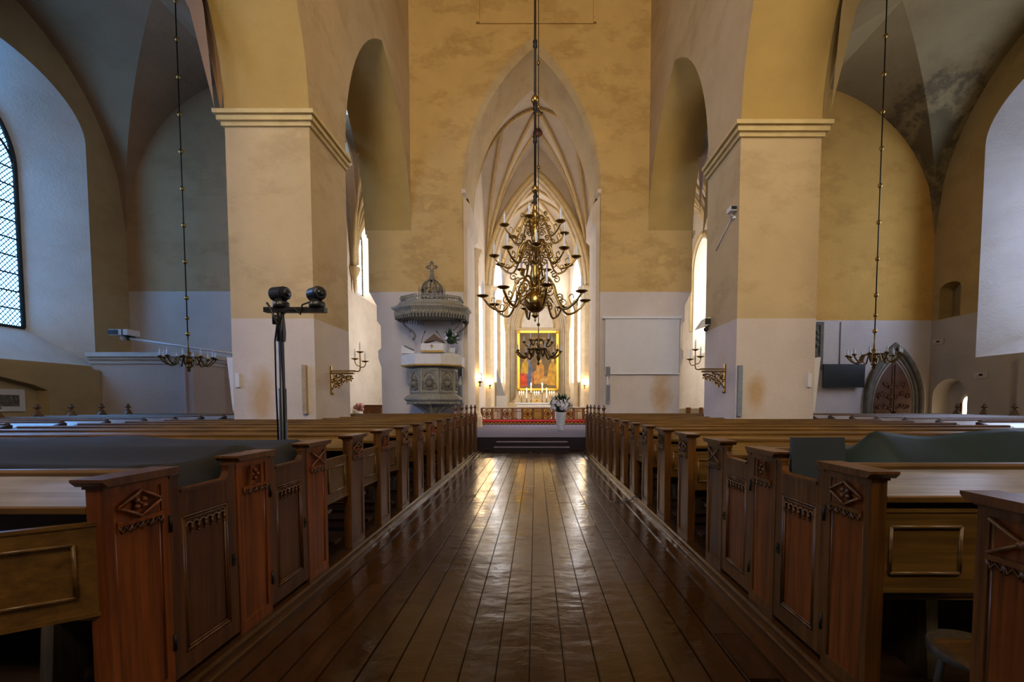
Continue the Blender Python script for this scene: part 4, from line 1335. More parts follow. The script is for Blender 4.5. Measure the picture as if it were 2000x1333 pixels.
for k in range(8):
    a = k * PI / 4 + R8
    crown.tube([(r * math.cos(a), r * math.sin(a) * 0.85, z) for r, z in ((0.41, 0.66), (0.40, 1.0), (0.37, 1.2), (0.27, 1.42), (0.08, 1.55))], 0.026, 5)
    crown.tube([(0.5 * math.cos(a), 0.5 * math.sin(a) * 0.85, 0.70), (0.47 * math.cos(a), 0.47 * math.sin(a) * 0.85, 1.2), (0.47 * math.cos(a), 0.47 * math.sin(a) * 0.85, 1.28)], [0.02, 0.02, 0.005], 4)
    a2 = a + PI / 4
    for z in (0.74, 0.88, 1.12):
        crown.tube([(0.40 * math.cos(a), 0.40 * math.sin(a) * 0.85, z), (0.40 * math.cos((a + a2) / 2) * 0.97, 0.40 * math.sin((a + a2) / 2) * 0.83, z + 0.08), (0.40 * math.cos(a2), 0.40 * math.sin(a2) * 0.85, z)], 0.022, 4)
    crown.tube([(0.42 * math.cos(a), 0.42 * math.sin(a) * 0.85, 1.1), (0.33 * math.cos(a + 0.4), 0.33 * math.sin(a + 0.4) * 0.85, 1.38), (0.42 * math.cos(a2), 0.42 * math.sin(a2) * 0.85, 1.1)], 0.015, 4)
    crown.tube([(r * math.cos(a), r * math.sin(a) * 0.85, z) for r, z in ((0.5, 0.72), (0.62, 0.72), (0.66, 0.80), (0.60, 0.84))], 0.02, 4)
crown.lathe([(0.12, 1.50), (0.10, 1.58), (0.06, 1.62), (0.05, 1.70)], (0, 0, 0), 8)
crown.build('openwork_crown', PULPITD, cn)
cr = MB()
cr.prism([(-0.08, 1.60), (0.08, 1.60), (0.045, 1.90), (-0.045, 1.90)], 'y', -0.03, 0.03)
for a in range(4):
    q = a * PI / 2
    c_, s_ = math.cos(q), math.sin(q)
    cr.tube([(0.06 * c_ - 0.06 * s_, 0, 2.0 + 0.06 * s_ + 0.06 * c_), (0.15 * c_, 0, 2.0 + 0.15 * s_), (0.06 * c_ + 0.06 * s_, 0, 2.0 + 0.06 * s_ - 0.06 * c_)], 0.026, 5)
    cr.ball((0.19 * c_, 0, 2.0 + 0.19 * s_), 0.04, 8)
    cr.ball((0.15 * c_ - 0.05 * s_, 0, 2.0 + 0.15 * s_ + 0.05 * c_), 0.032, 8)
    cr.ball((0.15 * c_ + 0.05 * s_, 0, 2.0 + 0.15 * s_ - 0.05 * c_), 0.032, 8)
cr.build('cross', PULPITD, cn)
for (bx, by, sg) in ((-1.05, 0.1, -1), (0.95, 0.1, 1), (1.15, 0.45, 1)):
    b_ = MB()
    b_.tube([(bx + sg * a, by, z) for a, z in smooth_path([(0.12, 0.10), (0.05, -0.05), (-0.10, -0.22), (-0.28, -0.34), (-0.38, -0.50), (-0.32, -0.60)], 5)], 0.04, 6)
    b_.ball((bx - sg * 0.32, by, -0.62), 0.055, 8).ball((bx - sg * 0.18, by, -0.34), 0.045, 8).ball((bx + sg * 0.02, by, 0.0), 0.05, 8)
    b_.prism([(bx + sg * 0.15, 0.10), (bx - sg * 0.2, 0.10), (bx - sg * 0.05, 0.0), (bx + sg * 0.08, -0.02)], 'y', by - 0.02, by + 0.02)
    b_.build('scroll_bracket', PULPITD, cn)
# flowers
def blossom_mesh(r):
    mb = MB()
    for k in range(6):
        a = k * PI / 3
        c_, s_ = math.cos(a), math.sin(a)
        mb.add([(0, 0, 0), (0.5 * r * c_ + 0.28 * r * s_, 0.5 * r * s_ - 0.28 * r * c_, 0.25 * r), (r * c_, r * s_, 0.20 * r), (0.5 * r * c_ - 0.28 * r * s_, 0.5 * r * s_ + 0.28 * r * c_, 0.25 * r)], [(0, 1, 2), (0, 2, 3)])
    mb.lathe([(0.12 * r, 0.02), (0.07 * r, 0.3 * r), (0.001, 0.35 * r)], (0, 0, 0), 5)
    return mb.mesh('blossom')
def leaf_mesh(L, w):
    return MB().add([(0, 0, 0), (w, 0, L * 0.45), (0, 0.12 * L, L), (-w, 0, L * 0.45), (0, -0.1 * w, L * 0.45)], [(0, 1, 4), (1, 2, 4), (2, 3, 4), (3, 0, 4)]).mesh('leaf')
def bouquet(root, zc, R, nb, nl, br, seed, leafl, sz=0.85):
    rnd = random.Random(seed)
    bm_, lm_ = blossom_mesh(br), leaf_mesh(leafl, leafl * 0.16)
    for i in range(nb + nl):
        z = rnd.uniform(-0.35, 1.0)
        a = rnd.uniform(0, 2 * PI)
        q = math.sqrt(max(0, 1 - z * z))
        d = Vector((q * math.cos(a), q * math.sin(a), z))
        rr = R * rnd.uniform(0.75, 1.05)
        o = link('blossom' if i < nb else 'leaf', bm_ if i < nb else lm_, PETAL if i < nb else LEAF, root)
        k = 1.0 if i < nb else 0.45
        o.location = (d.x * rr * k, d.y * rr * k, zc + d.z * rr * k * sz)
        o.rotation_euler = d.to_track_quat('Z', 'Y').to_euler()
    MB().ball((0, 0, zc - R * 0.1), R * 0.72, 14, 0.8).build('foliage', LEAF, root, kind='stuff')
fl = thing('flower_vase', 'tall white floor vase of white lilies before the altar rail', 'flower vase', (1.03, 18.6, 0.42))
MB().lathe([(0.13, 0), (0.14, 0.02), (0.22, 0.72), (0.225, 0.74), (0.20, 0.74), (0.13, 0.1)], (0, 0, 0), 20).build('vase', simple('white_enamel_vase', (0.62, 0.66, 0.70), 0.35), fl)
bouquet(fl, 1.02, 0.44, 62, 70, 0.115, 3, 0.40, 0.9)
fl = thing('flower_vase', 'white vase of lilies standing on the pulpit parapet', 'flower vase', (px + 0.72, py - 0.25, 3.36))
MB().lathe([(0.10, 0), (0.13, 0.02), (0.12, 0.14), (0.14, 0.18), (0.10, 0.18)], (0, 0, 0), 14).build('vase', simple('white_enamel_vase', (0.62, 0.66, 0.70)), fl)
bouquet(fl, 0.50, 0.26, 30, 40, 0.10, 9, 0.34, 1.2)

# ------------------------------------------------------------------ altar rail, altar, retable
ar = thing('altar_rail', 'carved oak altar rail with pierced tracery panels and red kneeler', 'altar rail', (CX, 24.0, 0.42))
x0, x1 = -2.95, 2.95
MB().box(x0, x1, -0.06, 0.06, 0.86, 0.92).build('hand_rail', WHITESTONE, ar)
MB().box(x0, x1, -0.05, 0.05, 0.80, 0.86).box(x0, x1, -0.05, 0.05, 0.22, 0.28).build('rail_frame', RAILWOOD, ar)
MB().box(x0, x1, -0.55, 0.06, 0.0, 0.13).build('kneeler_step', OAK_D, ar)
zz = MB()
for i in range(30):
    a = x0 + (x1 - x0) * i / 30
    zz.tube([(a, -0.555, 0.11), (a + 0.1, -0.56, 0.03), (a + 0.197, -0.555, 0.11)], 0.014, 4)
zz.build('step_ornament', GOLD, ar)
kq = MB()
kq.prism([(-0.53, 0.13), (-0.06, 0.13), (-0.06, 0.22), (-0.47, 0.25), (-0.53, 0.21)], 'x', x0, x1)
kq.build('kneeler_cushion', RED, ar)
N = 11
def rail_rose():
    mb = MB()
    mb.tube([(0.2 * math.cos(a * PI / 8), 0, 0.54 + 0.23 * math.sin(a * PI / 8)) for a in range(17)], 0.026, 4)
    for k in range(8):
        a = k * PI / 4
        mb.tube([(0.05 * math.cos(a), 0, 0.54 + 0.05 * math.sin(a)), (0.13 * math.cos(a + 0.3), 0, 0.54 + 0.15 * math.sin(a + 0.3)), (0.2 * math.cos(a), 0, 0.54 + 0.23 * math.sin(a))], 0.026, 4)
        mb.tube([(0.05 * math.cos(a), 0, 0.54 + 0.05 * math.sin(a)), (0.13 * math.cos(a - 0.3), 0, 0.54 + 0.15 * math.sin(a - 0.3)), (0.2 * math.cos(a), 0, 0.54 + 0.23 * math.sin(a))], 0.026, 4)
    mb.ball((0, 0, 0.54), 0.05, 8)
    return mb
def rail_bars():
    mb = MB()
    for k in range(6):
        a = -0.18 + 0.072 * k
        mb.box(a - 0.02, a + 0.02, -0.015, 0.015, 0.28, 0.8)
        mb.tube([(a, 0, 0.62), (a + 0.036, 0, 0.70), (a + 0.072, 0, 0.62)], 0.02, 4)
    return mb
mr, mbars = rail_rose().mesh('rose_panel'), rail_bars().mesh('bar_panel')
pm = MB().box(-0.06, 0.06, -0.05, 0.05, 0.13, 0.86).mesh('rail_post')
for i in range(N):
    xc = x0 + (x1 - x0) * (i + 0.5) / N
    link('rose_panel' if i % 2 == 0 else 'bar_panel', mr if i % 2 == 0 else mbars, RAILWOOD, ar, (xc, 0, 0))
for i in range(N + 1):
    link('rail_post', pm, RAILWOOD, ar, (x0 + (x1 - x0) * i / N, 0, 0))
al = thing('altar', 'white altar table with gilded fringe frontal below the painting', 'altar', (CX - 0.05, 29.6, 0.42))
MB().box(-1.8, 1.8, -1.3, 1.2, 0, 0.10).build('altar_step', CARPET, al)
MB().box(-1.28, 1.28, -0.4, 0.4, 0.10, 1.05).build('table_body', WHITESTONE, al)
MB().box(-1.40, 1.40, -0.48, 0.45, 1.05, 1.15).build('table_top', LINEN, al)
MB().box(-0.92, 0.92, -0.45, -0.41, 0.12, 0.96).build('frontal', simple('gold_brocade', (0.42, 0.24, 0.03), 0.45, 0.3, 0.5, 22), al)
fr = MB()
for i in range(12):
    a = -0.86 + i * 0.156
    fr.prism([(a - 0.07, 0.97), (a + 0.07, 0.97), (a + 0.055, 0.8), (a, 0.72), (a - 0.055, 0.8)], 'y', -0.475, -0.455)
fr.build('frontal_scallop', WHITESTONE, al)
def altar_candle(xx, h, stickh, label, group='altar candles'):
    g = thing('altar_candle', label, 'candle', (CX - 0.05 + xx, 29.5, 1.57), group)
    MB().lathe([(0.09, 0), (0.08, 0.03), (0.03, 0.06), (0.02, 0.10), (0.045, 0.13), (0.02, 0.16), (0.02, stickh - 0.05), (0.06, stickh), (0.03, stickh + 0.02)], (0, 0, 0), 10).build('candlestick', DARKBRASS, g)
    MB().lathe([(0.045, stickh + 0.02), (0.045, stickh + 0.02 + h), (0.01, stickh + 0.03 + h)], (0, 0, 0), 8).build('wax_candle', WAX, g)
    MB().lathe([(0.012, 0), (0.03, 0.05), (0.02, 0.1), (0.001, 0.16)], (0, 0, stickh + h + 0.03), 8).build('flame', FLAME, g)
for xx in (-0.36, 0.36):
    altar_candle(xx, 0.48, 0.62, 'tall lit candle on a brass candlestick beside the gilt ornament on the altar')
for xx in (-0.64, 0.64):
    altar_candle(xx, 0.50, 0.26, 'lit thick candle on a short candlestick on the altar', 'short altar candles')
for xx in (-0.98, 0.0, 0.98):
    g = thing('candelabrum', 'small three-armed brass candelabrum with lit candles %s' % ('in the middle of the altar behind gilt ornament' if xx == 0 else 'at the end of the altar table'), 'candelabrum', (CX - 0.05 + xx, 29.5, 1.57), 'altar candelabra')
    st_ = MB().lathe([(0.09, 0), (0.03, 0.05), (0.018, 0.1), (0.035, 0.15), (0.018, 0.2), (0.018, 0.45)], (0, 0, 0), 8)
    for a in (-0.14, 0.14):
        st_.tube([(0, 0, 0.22), (a * 0.7, 0, 0.26), (a, 0, 0.34), (a, 0, 0.45)], 0.014, 5)
    st_.build('stand', DARKBRASS, g)
    for a in (-0.14, 0, 0.14):
        MB().lathe([(0.022, 0.45), (0.022, 0.60)], (a, 0, 0), 6).build('wax_candle', WAX, g)
        MB().lathe([(0.012, 0.60), (0.03, 0.65), (0.001, 0.74)], (a, 0, 0), 6).build('flame', FLAME, g)
g = thing('altar_ornament', 'low gilded openwork ornament on the middle of the altar', 'ornament', (CX - 0.05, 29.35, 1.57))
mb = MB()
for s_ in (-1, 1):
    for k in range(4):
        mb.tube([(s_ * (0.02 + 0.08 * k), 0, 0.02), (s_ * (0.06 + 0.06 * k), 0, 0.14 - 0.015 * k), (s_ * 0.01 * k, 0, 0.27 - 0.04 * k)], 0.018, 5)
mb.box(-0.33, 0.33, -0.06, 0.06, 0, 0.03)
mb.build('gilt_scrollwork', GOLD, g)
rt = thing('retable', 'cream stone gothic altar retable with stepped mouldings and pointed gable', 'retable', (CX + 0.0, 31.6, 0.42))
def frame_arch(hw, z0, zs, za):
    return niche_outline(0, hw, z0, zs, za, 10, True)
MB().box(-2.25, 2.25, 0, 0.5, 0, 1.15).build('plinth', CREAMSTONE, rt)
MB().prism([(-1.62, 1.15), (1.62, 1.15), (1.4, 1.75), (-1.4, 1.75)], 'y', -0.05, 0.5).build('predella', CREAMSTONE, rt)
bp = frame_arch(2.0, 1.15, 6.2, 9.3)
MB().prism([(a, b) for a, b in bp], 'y', 0.35, 0.6).build('back_slab', CREAMSTONE, rt)
for i, (hw, y_, r_) in enumerate(((1.98, 0.30, 0.10), (1.82, 0.22, 0.07), (1.70, 0.28, 0.05), (1.58, 0.32, 0.07))):
    o = frame_arch(hw, 1.2 + 0.12 * i, 6.2, 9.25 - 0.2 * i)
    MB().tube([(a, y_, b) for a, b in o], r_, 6).build('arch_moulding', CREAMSTONE if i % 2 else WHITESTONE, rt)
for s_ in (-1, 1):
    MB().lathe([(0.34, 0), (0.34, 0.5), (0.22, 0.75), (0.16, 0.85), (0.16, 5.9), (0.20, 5.95), (0.19, 6.05), (0.28, 6.35), (0.28, 6.5)], (s_ * 2.14, 0.15, 0), 8, smooth=False, rot=PI / 8).build('side_shaft', CREAMSTONE, rt)
    MB().lathe([(0.2, 6.5), (0.2, 7.6), (0.26, 7.65), (0.22, 7.8), (0.1, 8.5), (0.14, 8.6), (0.02, 8.9)], (s_ * 2.14, 0.15, 0), 4, smooth=False, rot=PI / 4).build('pinnacle', CREAMSTONE, rt)
MB().box(-1.5, 1.5, 0.2, 0.36, 6.12, 6.3).build('lintel', CREAMSTONE, rt)
ty = frame_arch(1.15, 6.35, 6.4, 8.3)
MB().prism(ty, 'y', 0.30, 0.36).build('tympanum', WHITESTONE, rt)
MB().tube([(a, 0.28, b) for a, b in ty], 0.06, 6).build('tympanum_rim', RIBM, rt)
ga = MB()
for s_ in (-1, 1):
    ga.tube([(s_ * 1.95, 0.3, 7.0), (s_ * 1.1, 0.3, 8.7), (0, 0.3, 10.2)], 0.09, 5)
    for k in range(6):
        ga.ball((s_ * (1.75 - 0.28 * k), 0.3, 7.45 + 0.45 * k), 0.11, 6)
ga.build('gable', CREAMSTONE, rt)
pa = thing('altar_painting', 'gold framed dark painting of robed figures below a cross', 'painting', (CX + 0.05, 31.55, 2.42))
MB().box(-1.30, 1.30, 0.08, 0.14, 0.12, 3.98).build('canvas', simple('brown_canvas_paint', (0.17, 0.10, 0.03), 0.5, 0, 0.35, 2.0), pa)
f = MB()
for (a, b, c, d) in ((-1.42, 1.42, 0.0, 0.14), (-1.42, 1.42, 3.94, 4.08), (-1.42, -1.26, 0.0, 4.08), (1.26, 1.42, 0.0, 4.08)):
    f.box(a, b, 0.0, 0.14, c, d)
for a in (-1.34, 1.34):
    for c in (0.07, 4.01):
        f.ball((a, 0.0, c), 0.12, 8)
f.build('gilt_frame', GOLD, pa)
def figure(name, col, parts, y_):
    m = MB()
    for pl in parts:
        m.prism(pl, 'y', y_, 0.085)
    m.build(name, simple('paint_' + name, col, 0.55, 0, 0.35, 3.5), pa)
def robe(x, w, z0, z1, lean=0.0):
    L = [(x - w, z0), (x + w, z0), (x + w * 0.95, z0 + (z1 - z0) * 0.35), (x + w * 0.9 + lean * 0.6, z0 + (z1 - z0) * 0.65), (x + w * 0.8 + lean, z0 + (z1 - z0) * 0.88), (x + w * 0.35 + lean, z1),
         (x - w * 0.4 + lean, z1), (x - w * 0.85 + lean, z0 + (z1 - z0) * 0.86), (x - w * 0.95 + lean * 0.6, z0 + (z1 - z0) * 0.6), (x - w * 1.05, z0 + (z1 - z0) * 0.3)]
    return L
def head(x, z, r=0.11):
    return [(x + r * math.cos(k * PI / 5), z + r * 1.25 * math.sin(k * PI / 5)) for k in range(10)]
figure('cross_beam', (0.30, 0.16, 0.03), [[(-0.05, 2.2), (0.05, 2.2), (0.05, 3.5), (-0.05, 3.5)], [(-0.5, 3.5), (0.5, 3.5), (0.5, 3.64), (-0.5, 3.64)]], 0.075)
figure('pale_body', (0.62, 0.42, 0.12), [[(-0.42, 3.42), (-0.12, 3.15), (-0.1, 2.2), (0.1, 2.2), (0.12, 3.15), (0.42, 3.42), (0.1, 3.26), (0.08, 3.42), (-0.08, 3.42), (-0.1, 3.26)]], 0.070)
figure('red_robe', (0.62, 0.06, 0.006), [robe(-0.98, 0.27, 0.28, 1.45)], 0.072)
figure('yellow_mantle', (0.60, 0.36, 0.02), [robe(-0.92, 0.25, 1.15, 2.0, 0.05)], 0.066)
figure('blue_robe', (0.10, 0.13, 0.22), [robe(-0.52, 0.24, 0.28, 1.87, -0.10)], 0.068)
figure('veiled_head', (0.55, 0.36, 0.08), [head(-0.86, 2.12)], 0.0645)
figure('blue_hood', (0.16, 0.18, 0.26), [head(-0.64, 2.0)], 0.063)
figure('ochre_head', (0.66, 0.40, 0.10), [head(1.02, 2.06)], 0.0605)
figure('orange_stole', (0.55, 0.13, 0.01), [[(-0.50, 0.3), (-0.35, 0.3), (-0.38, 1.2), (-0.46, 1.2)]], 0.062)
figure('orange_robe', (0.55, 0.25, 0.03), [robe(0.14, 0.30, 0.5, 1.88, 0.02)], 0.076)
figure('orange_robe_head', (0.62, 0.36, 0.10), [head(0.16, 2.02)], 0.074)
figure('amber_robe', (0.60, 0.28, 0.04), [robe(-0.12, 0.22, 0.45, 1.34)], 0.069)
figure('amber_robe_head', (0.64, 0.38, 0.12), [head(0.0, 1.45, 0.09)], 0.067)
figure('kneeling_robe', (0.55, 0.30, 0.08), [[(0.0, 0.45), (0.2, 0.75), (0.5, 1.0), (0.65, 0.9), (0.62, 0.45), (0.3, 0.4)]], 0.064)
figure('ochre_robe', (0.60, 0.33, 0.03), [robe(0.92, 0.30, 0.35, 1.93, 0.1)], 0.066)
# lit sconces on the chancel shafts
for (xx, yy, zz, lab) in ((-2.55, 20.9, 2.55, 'lit electric candle sconce on the shaft beside the pulpit column speaker'), (-2.75, 27.45, 2.65, 'lit electric candle sconce on the chancel shaft near the stair rail'), (2.95, 27.45, 2.65, 'lit electric candle sconce on the chancel shaft across from the stair rail')):
    g = thing('wall_sconce', lab, 'sconce', (xx, yy, zz), 'lit sconces in the chancel')
    MB().lathe([(0.06, -0.25), (0.03, -0.2), (0.02, -0.1), (0.06, -0.05), (0.06, 0.0)], (0, 0, 0), 8).tube([(-0.14, 0, -0.02), (0, 0, -0.12), (0.14, 0, -0.02)], 0.02, 5).build('sconce_arm', DARKBRASS, g)
    for a in (-0.14, 0.0, 0.14):
        MB().lathe([(0.02, 0), (0.025, 0.12), (0.045, 0.17), (0.03, 0.25), (0.001, 0.31)], (a, 0, 0), 8).build('bulb', LAMP, g)
# grey stair rail wedge in the chancel
g = thing('stair_rail', 'grey sloping stair side panel by the chancel shaft', 'railing', (-2.55, 30.0, 0.42))
MB().prism([(0, 1.6), (0.55, 1.6), (0.0, 3.4)], 'y', 0, 0.06).build('side_panel', GREYP, g)
MB().box(-0.05, 0.66, 0, 0.06, 0, 1.6).build('stair_wall', W_REV, g)

# ------------------------------------------------------------------ projection screen, speakers, cameras
g = thing('projection_screen', 'large blank pull-down projection screen on the chancel wall', 'screen', (4.17, 17.94, 2.66))
MB().box(-1.47, 1.47, -0.02, 0.0, 0.06, 2.16).build('screen_cloth', SCREENW, g)
MB().box(-1.56, 1.50, -0.08, 0.05, 2.16, 2.24).build('roller_case', WHITEP, g)
MB().box(-1.47, 1.47, -0.035, 0.01, 0.0, 0.06).build('weight_bar', WHITEP, g)
MB().box(-1.475, -1.45, -0.022, -0.018, 0.06, 2.16).build('edge_tape', GREYP, g)
MB().box(1.45, 1.475, -0.022, -0.018, 0.06, 2.16).build('edge_tape', GREYP, g)
for (xx, yy, zz, lab) in ((-2.92, 17.85, 1.55, 'slim grey column speaker on the wall beside the pulpit'), (2.83, 17.85, 1.55, 'slim grey column speaker on the wall beside the projection screen')):
    g = thing('column_speaker', lab, 'speaker', (xx, yy, zz), 'column speakers beside the chancel arch')
    MB().box(-0.075, 0.075, -0.1, 0.05, 0, 0.70).build('lower_box', GREYP, g)
    MB().box(-0.05, 0.0, -0.06, 0.05, 0.70, 1.02).build('link_bar', WHITEP, g)
    MB().box(-0.075, 0.075, -0.1, 0.05, 1.02, 1.40).build('upper_box', GREYP, g)
    MB().box(-0.06, 0.06, -0.105, -0.1, 0.03, 0.67).box(-0.06, 0.06, -0.105, -0.1, 1.05, 1.37).build('grille', simple('dark_grille', (0.16, 0.17, 0.19), 0.6), g)
    MB().box(-0.012, 0.012, 0.0, 0.10, 0.3, 1.3).build('wall_mount', GREYP, g)
g = thing('camera_stand', 'tall black pole stand with a crossbar rising from the pews', 'stand', (-2.41, 4.345, 0.115))
MB().lathe([(0.035, 0), (0.035, 1.55), (0.026, 1.56), (0.026, 2.25)], (0, 0, 0), 12).build('pole', BLACK, g)
MB().lathe([(0.11, -0.03), (0.11, 0.02), (0.05, 0.05)], (0, 0, 0), 16).build('foot', BLACK, g)
MB().box(-0.14, 0.43, -0.035, 0.035, 2.27, 2.315).build('crossbar', BLACK, g)
MB().lathe([(0.04, 2.0), (0.045, 2.08), (0.04, 2.16), (0.03, 2.28)], (0, 0, 0), 12).tube([(0, 0, 2.2), (-0.06, -0.03, 2.2)], 0.045, 10).build('clamp', BLACK, g)
cb = MB()
cb.tube([(-0.03, -0.04, 1.0), (-0.035, -0.045, 1.6), (-0.03, -0.05, 2.0), (0.0, -0.06, 2.15), (0.09, -0.06, 2.28), (0.17, -0.06, 2.29), (0.22, -0.06, 2.24), (0.24, -0.06, 2.33), (0.33, -0.07, 2.36)], 0.008, 5)
cb.tube([(0.01, -0.05, 2.0), (0.0, -0.06, 2.16), (-0.06, -0.06, 2.30), (-0.09, -0.06, 2.35)], 0.010, 5)
cb.tube([(0.03, -0.04, 0.6), (0.035, -0.045, 1.6), (0.02, -0.05, 2.05), (0.06, -0.06, 2.24)], 0.009, 5)
cb.build('cable', BLACK, g)
for (xx, rz, lab) in ((-2.40, 0.9, 'black dome camera at the pole end of the crossbar'), (-2.06, 0.55, 'black dome camera at the free end of the crossbar')):
    q = thing('video_camera', lab, 'camera', (xx, 4.345, 2.432), 'remote cameras on the crossbar')
    MB().lathe([(0.068, 0), (0.072, 0.008), (0.072, 0.046), (0.06, 0.054)], (0, 0, 0), 16).build('base', BLACK, q)
    hd = MB().lathe([(0.05, -0.092), (0.062, -0.088), (0.066, -0.08), (0.066, 0.042), (0.058, 0.046), (0.058, 0.068), (0.045, 0.075)], (0, 0, 0), 20, smooth=False)
    hd.xf(Matrix.Translation((0.0, 0, 0.128)) @ Matrix.Rotation(rz - PI / 2 + 0.35, 4, 'Z') @ Matrix.Rotation(PI / 2, 4, 'Y'))
    hd.build('head', BLACK, q)
    ln = MB().lathe([(0.034, 0.074), (0.034, 0.080), (0.001, 0.083)], (0, 0, 0), 12)
    ln.xf(Matrix.Translation((0.0, 0, 0.128)) @ Matrix.Rotation(rz - PI / 2 + 0.35, 4, 'Z') @ Matrix.Rotation(PI / 2, 4, 'Y')).build('lens', BLACKSCR, q)
    MB().box(-0.03, 0.03, -0.05, -0.03, 0.045, 0.075).box(-0.03, 0.03, 0.03, 0.05, 0.045, 0.075).build('yoke', BLACK, q)
    lg = MB()
    for (a, b, c, d) in ((-0.03, -0.026, 0.018, 0.04), (-0.018, -0.014, 0.018, 0.04), (-0.03, -0.014, 0.027, 0.031), (-0.006, 0.0, 0.027, 0.030), (0.006, 0.010, 0.018, 0.034)):
        lg.box(a, b, -0.0745, -0.0725, c, d)
    lg.build('white_marking', WHITEP, q)
g = thing('projector', 'small white projector on a long white wall arm above the porch', 'projector', (-12.55, 14.0, 3.58))
MB().box(-0.28, 0.30, -0.22, 0.22, 0.0, 0.17).build('housing', WHITEP, g)
MB().box(-0.29, 0.02, -0.23, -0.20, 0.015, 0.155).build('front_grille', BLACK, g)
MB().box(0.12, 0.16, -0.225, 0.225, -0.03, 0.175).tube([(0.14, 0, 0), (0.14, 0, -0.13)], 0.05, 8).build('mount', BLACK, g)
MB().ball((-0.02, 0, -0.06), 0.09, 10).build('swivel', WHITEP, g)
MB().tube([(0.15, 0, -0.08), (3.4, -0.1, -0.55)], 0.035, 6).tube([(3.4, -0.1, -0.55), (5.95, -3.2, -0.75)], 0.03, 6).build('arm', WHITEP, g)
def security_camera(x, y, z, d, label):
    q = thing('security_camera', label, 'camera', (x, y, z))
    MB().tube([(0, 0, -0.10), (-d * 0.05, 0, -0.07), (-d * 0.09, 0, 0.0)], 0.018, 6).lathe([(0.05, -0.14), (0.05, -0.10)], (0, 0, 0), 10).build('bracket', WHITEP, q)
    MB().box(-d * 0.16, -d * 0.02, -0.16, 0.06, -0.02, 0.08).build('housing', WHITEP, q)
    MB().box(-d * 0.15, -d * 0.03, -0.17, -0.155, 0.0, 0.07).build('lens_face', BLACK, q)
    MB().tube([(-d * 0.02, 0.1, -0.06), (-d * 0.02, 1.0, -0.50)], 0.014, 4).build('conduit', WHITEP, q)
security_camera(XR, 10.22, 5.72, 1, 'white security camera with a slanting conduit high on the pier')
# slim lights and strips on the piers
for (xx, rot_, lab) in ((-5.03, 0, 'narrow brown wooden strip on the left pier face beside the vine bracket'), ):
    g = thing('wall_strip', 'narrow brown wooden strip on the white pier face near the camera stand', 'strip', (xx, 9.96, 1.30))
    MB().box(-0.045, 0.045, -0.05, 0.04, 0, 1.06).box(-0.05, 0.05, -0.045, 0.0, 0, 0.03).build('strip_body', simple('tan_strip', (0.36, 0.27, 0.16), 0.6), g)
g = thing('wall_strip', 'narrow blue-grey strip on the white pier face beside the vine bracket', 'strip', (4.45, 9.96, 1.25))
MB().box(-0.045, 0.045, -0.05, 0.04, 0, 1.1).box(-0.05, 0.05, -0.045, 0.0, 0, 0.03).build('strip_body', simple('grey_strip', (0.2, 0.24, 0.28), 0.6), g)
for (xx, d, lab) in ((PLO, -1, 'slim white tilted wall speaker on the aisle face of the porch-side pier'), (PRO, 1, 'slim white tilted wall speaker on the aisle face of the television-side pier')):
    g = thing('wall_speaker', lab, 'speaker', (xx, 10.25, 1.33), 'slim white pier speakers')
    MB().prism([(d * 0.0, 0.0), (d * 0.10, 0.02), (d * 0.20, 1.22), (d * 0.06, 1.20)], 'y', -0.14, 0.10).build('housing', WHITEP, g)
    MB().box(d * 0.02, d * 0.06, -0.15, -0.138, 0.16, 0.26).build('badge', BLACK, g)
    MB().box(-d * 0.16, -d * 0.08, -0.30, -0.252, 0.55, 0.85).build('control_box', WHITEP, g)
# television, plaque, carved door on the right aisle end wall
g = thing('television', 'flat black television mounted on the wall beside the carved door', 'television', (11.3, 16.78, 2.10))
MB().box(-0.76, 0.76, -0.05, 0.0, 0.0, 0.86).build('case', BLACK, g)
MB().box(-0.73, 0.73, -0.056, -0.05, 0.03, 0.83).build('display', BLACKSCR, g)
MB().box(-0.2, 0.2, 0.0, 0.17, 0.25, 0.6).build('wall_mount', BLACK, g)
MB().tube([(-0.05, 0.15, 0.8), (-0.05, 0.15, 2.42)], 0.015, 4).build('cable_trunking', GREYP, g)
g = thing('stone_plaque', 'grey carved stone relief plaque on the wall above the television', 'plaque', (10.0, 16.90, 2.75))
MB().box(-0.6, 0.55, -0.06, 0.05, 0, 1.75).build('slab', STONE, g)
f = MB()
for (a, b, c, d) in ((-0.6, 0.55, 0, 0.12), (-0.6, 0.55, 1.63, 1.75), (-0.6, -0.48, 0.12, 1.63), (0.43, 0.55, 0.12, 1.63)):
    f.box(a, b, -0.10, -0.06, c, d)
f.build('slab_border', STONE, g)
r_ = MB()
rnd = random.Random(5)
for i in range(26):
    r_.ball((rnd.uniform(-0.4, 0.36), -0.06, rnd.uniform(0.2, 1.5)), rnd.uniform(0.05, 0.10), 7)
r_.tube([(-0.1, -0.07, 0.15), (0.05, -0.09, 0.7), (-0.05, -0.07, 1.2), (0.1, -0.07, 1.5)], 0.06, 6)
r_.build('carved_relief', simple('dark_relief_stone', (0.13, 0.12, 0.09), 0.8, 0, 0.3, 8), g)
dr = struct('door_1', 'carved dark wooden double door in a pointed grey stone surround', (13.28, 16.95, 0.04))
o1 = frame_arch(1.05, 0, 1.55, 3.72)
for i, (hw, za, y_, r_) in enumerate(((1.02, 3.62, -0.06, 0.10), (0.88, 3.40, 0.0, 0.075), (0.76, 3.2, 0.04, 0.06))):
    MB().tube([(a, y_, b) for a, b in frame_arch(hw, 0, 1.5, za)], r_, 6).build('stone_moulding', STONE, dr)
o2, o3 = frame_arch(1.10, 0, 1.5, 3.74), frame_arch(0.68, 0, 1.45, 3.05)
MB().grid([[(a[0], -0.03, a[1]), (b[0], 0.10, b[1])] for a, b in zip(o2, o3)]).build('stone_surround', STONE, dr)
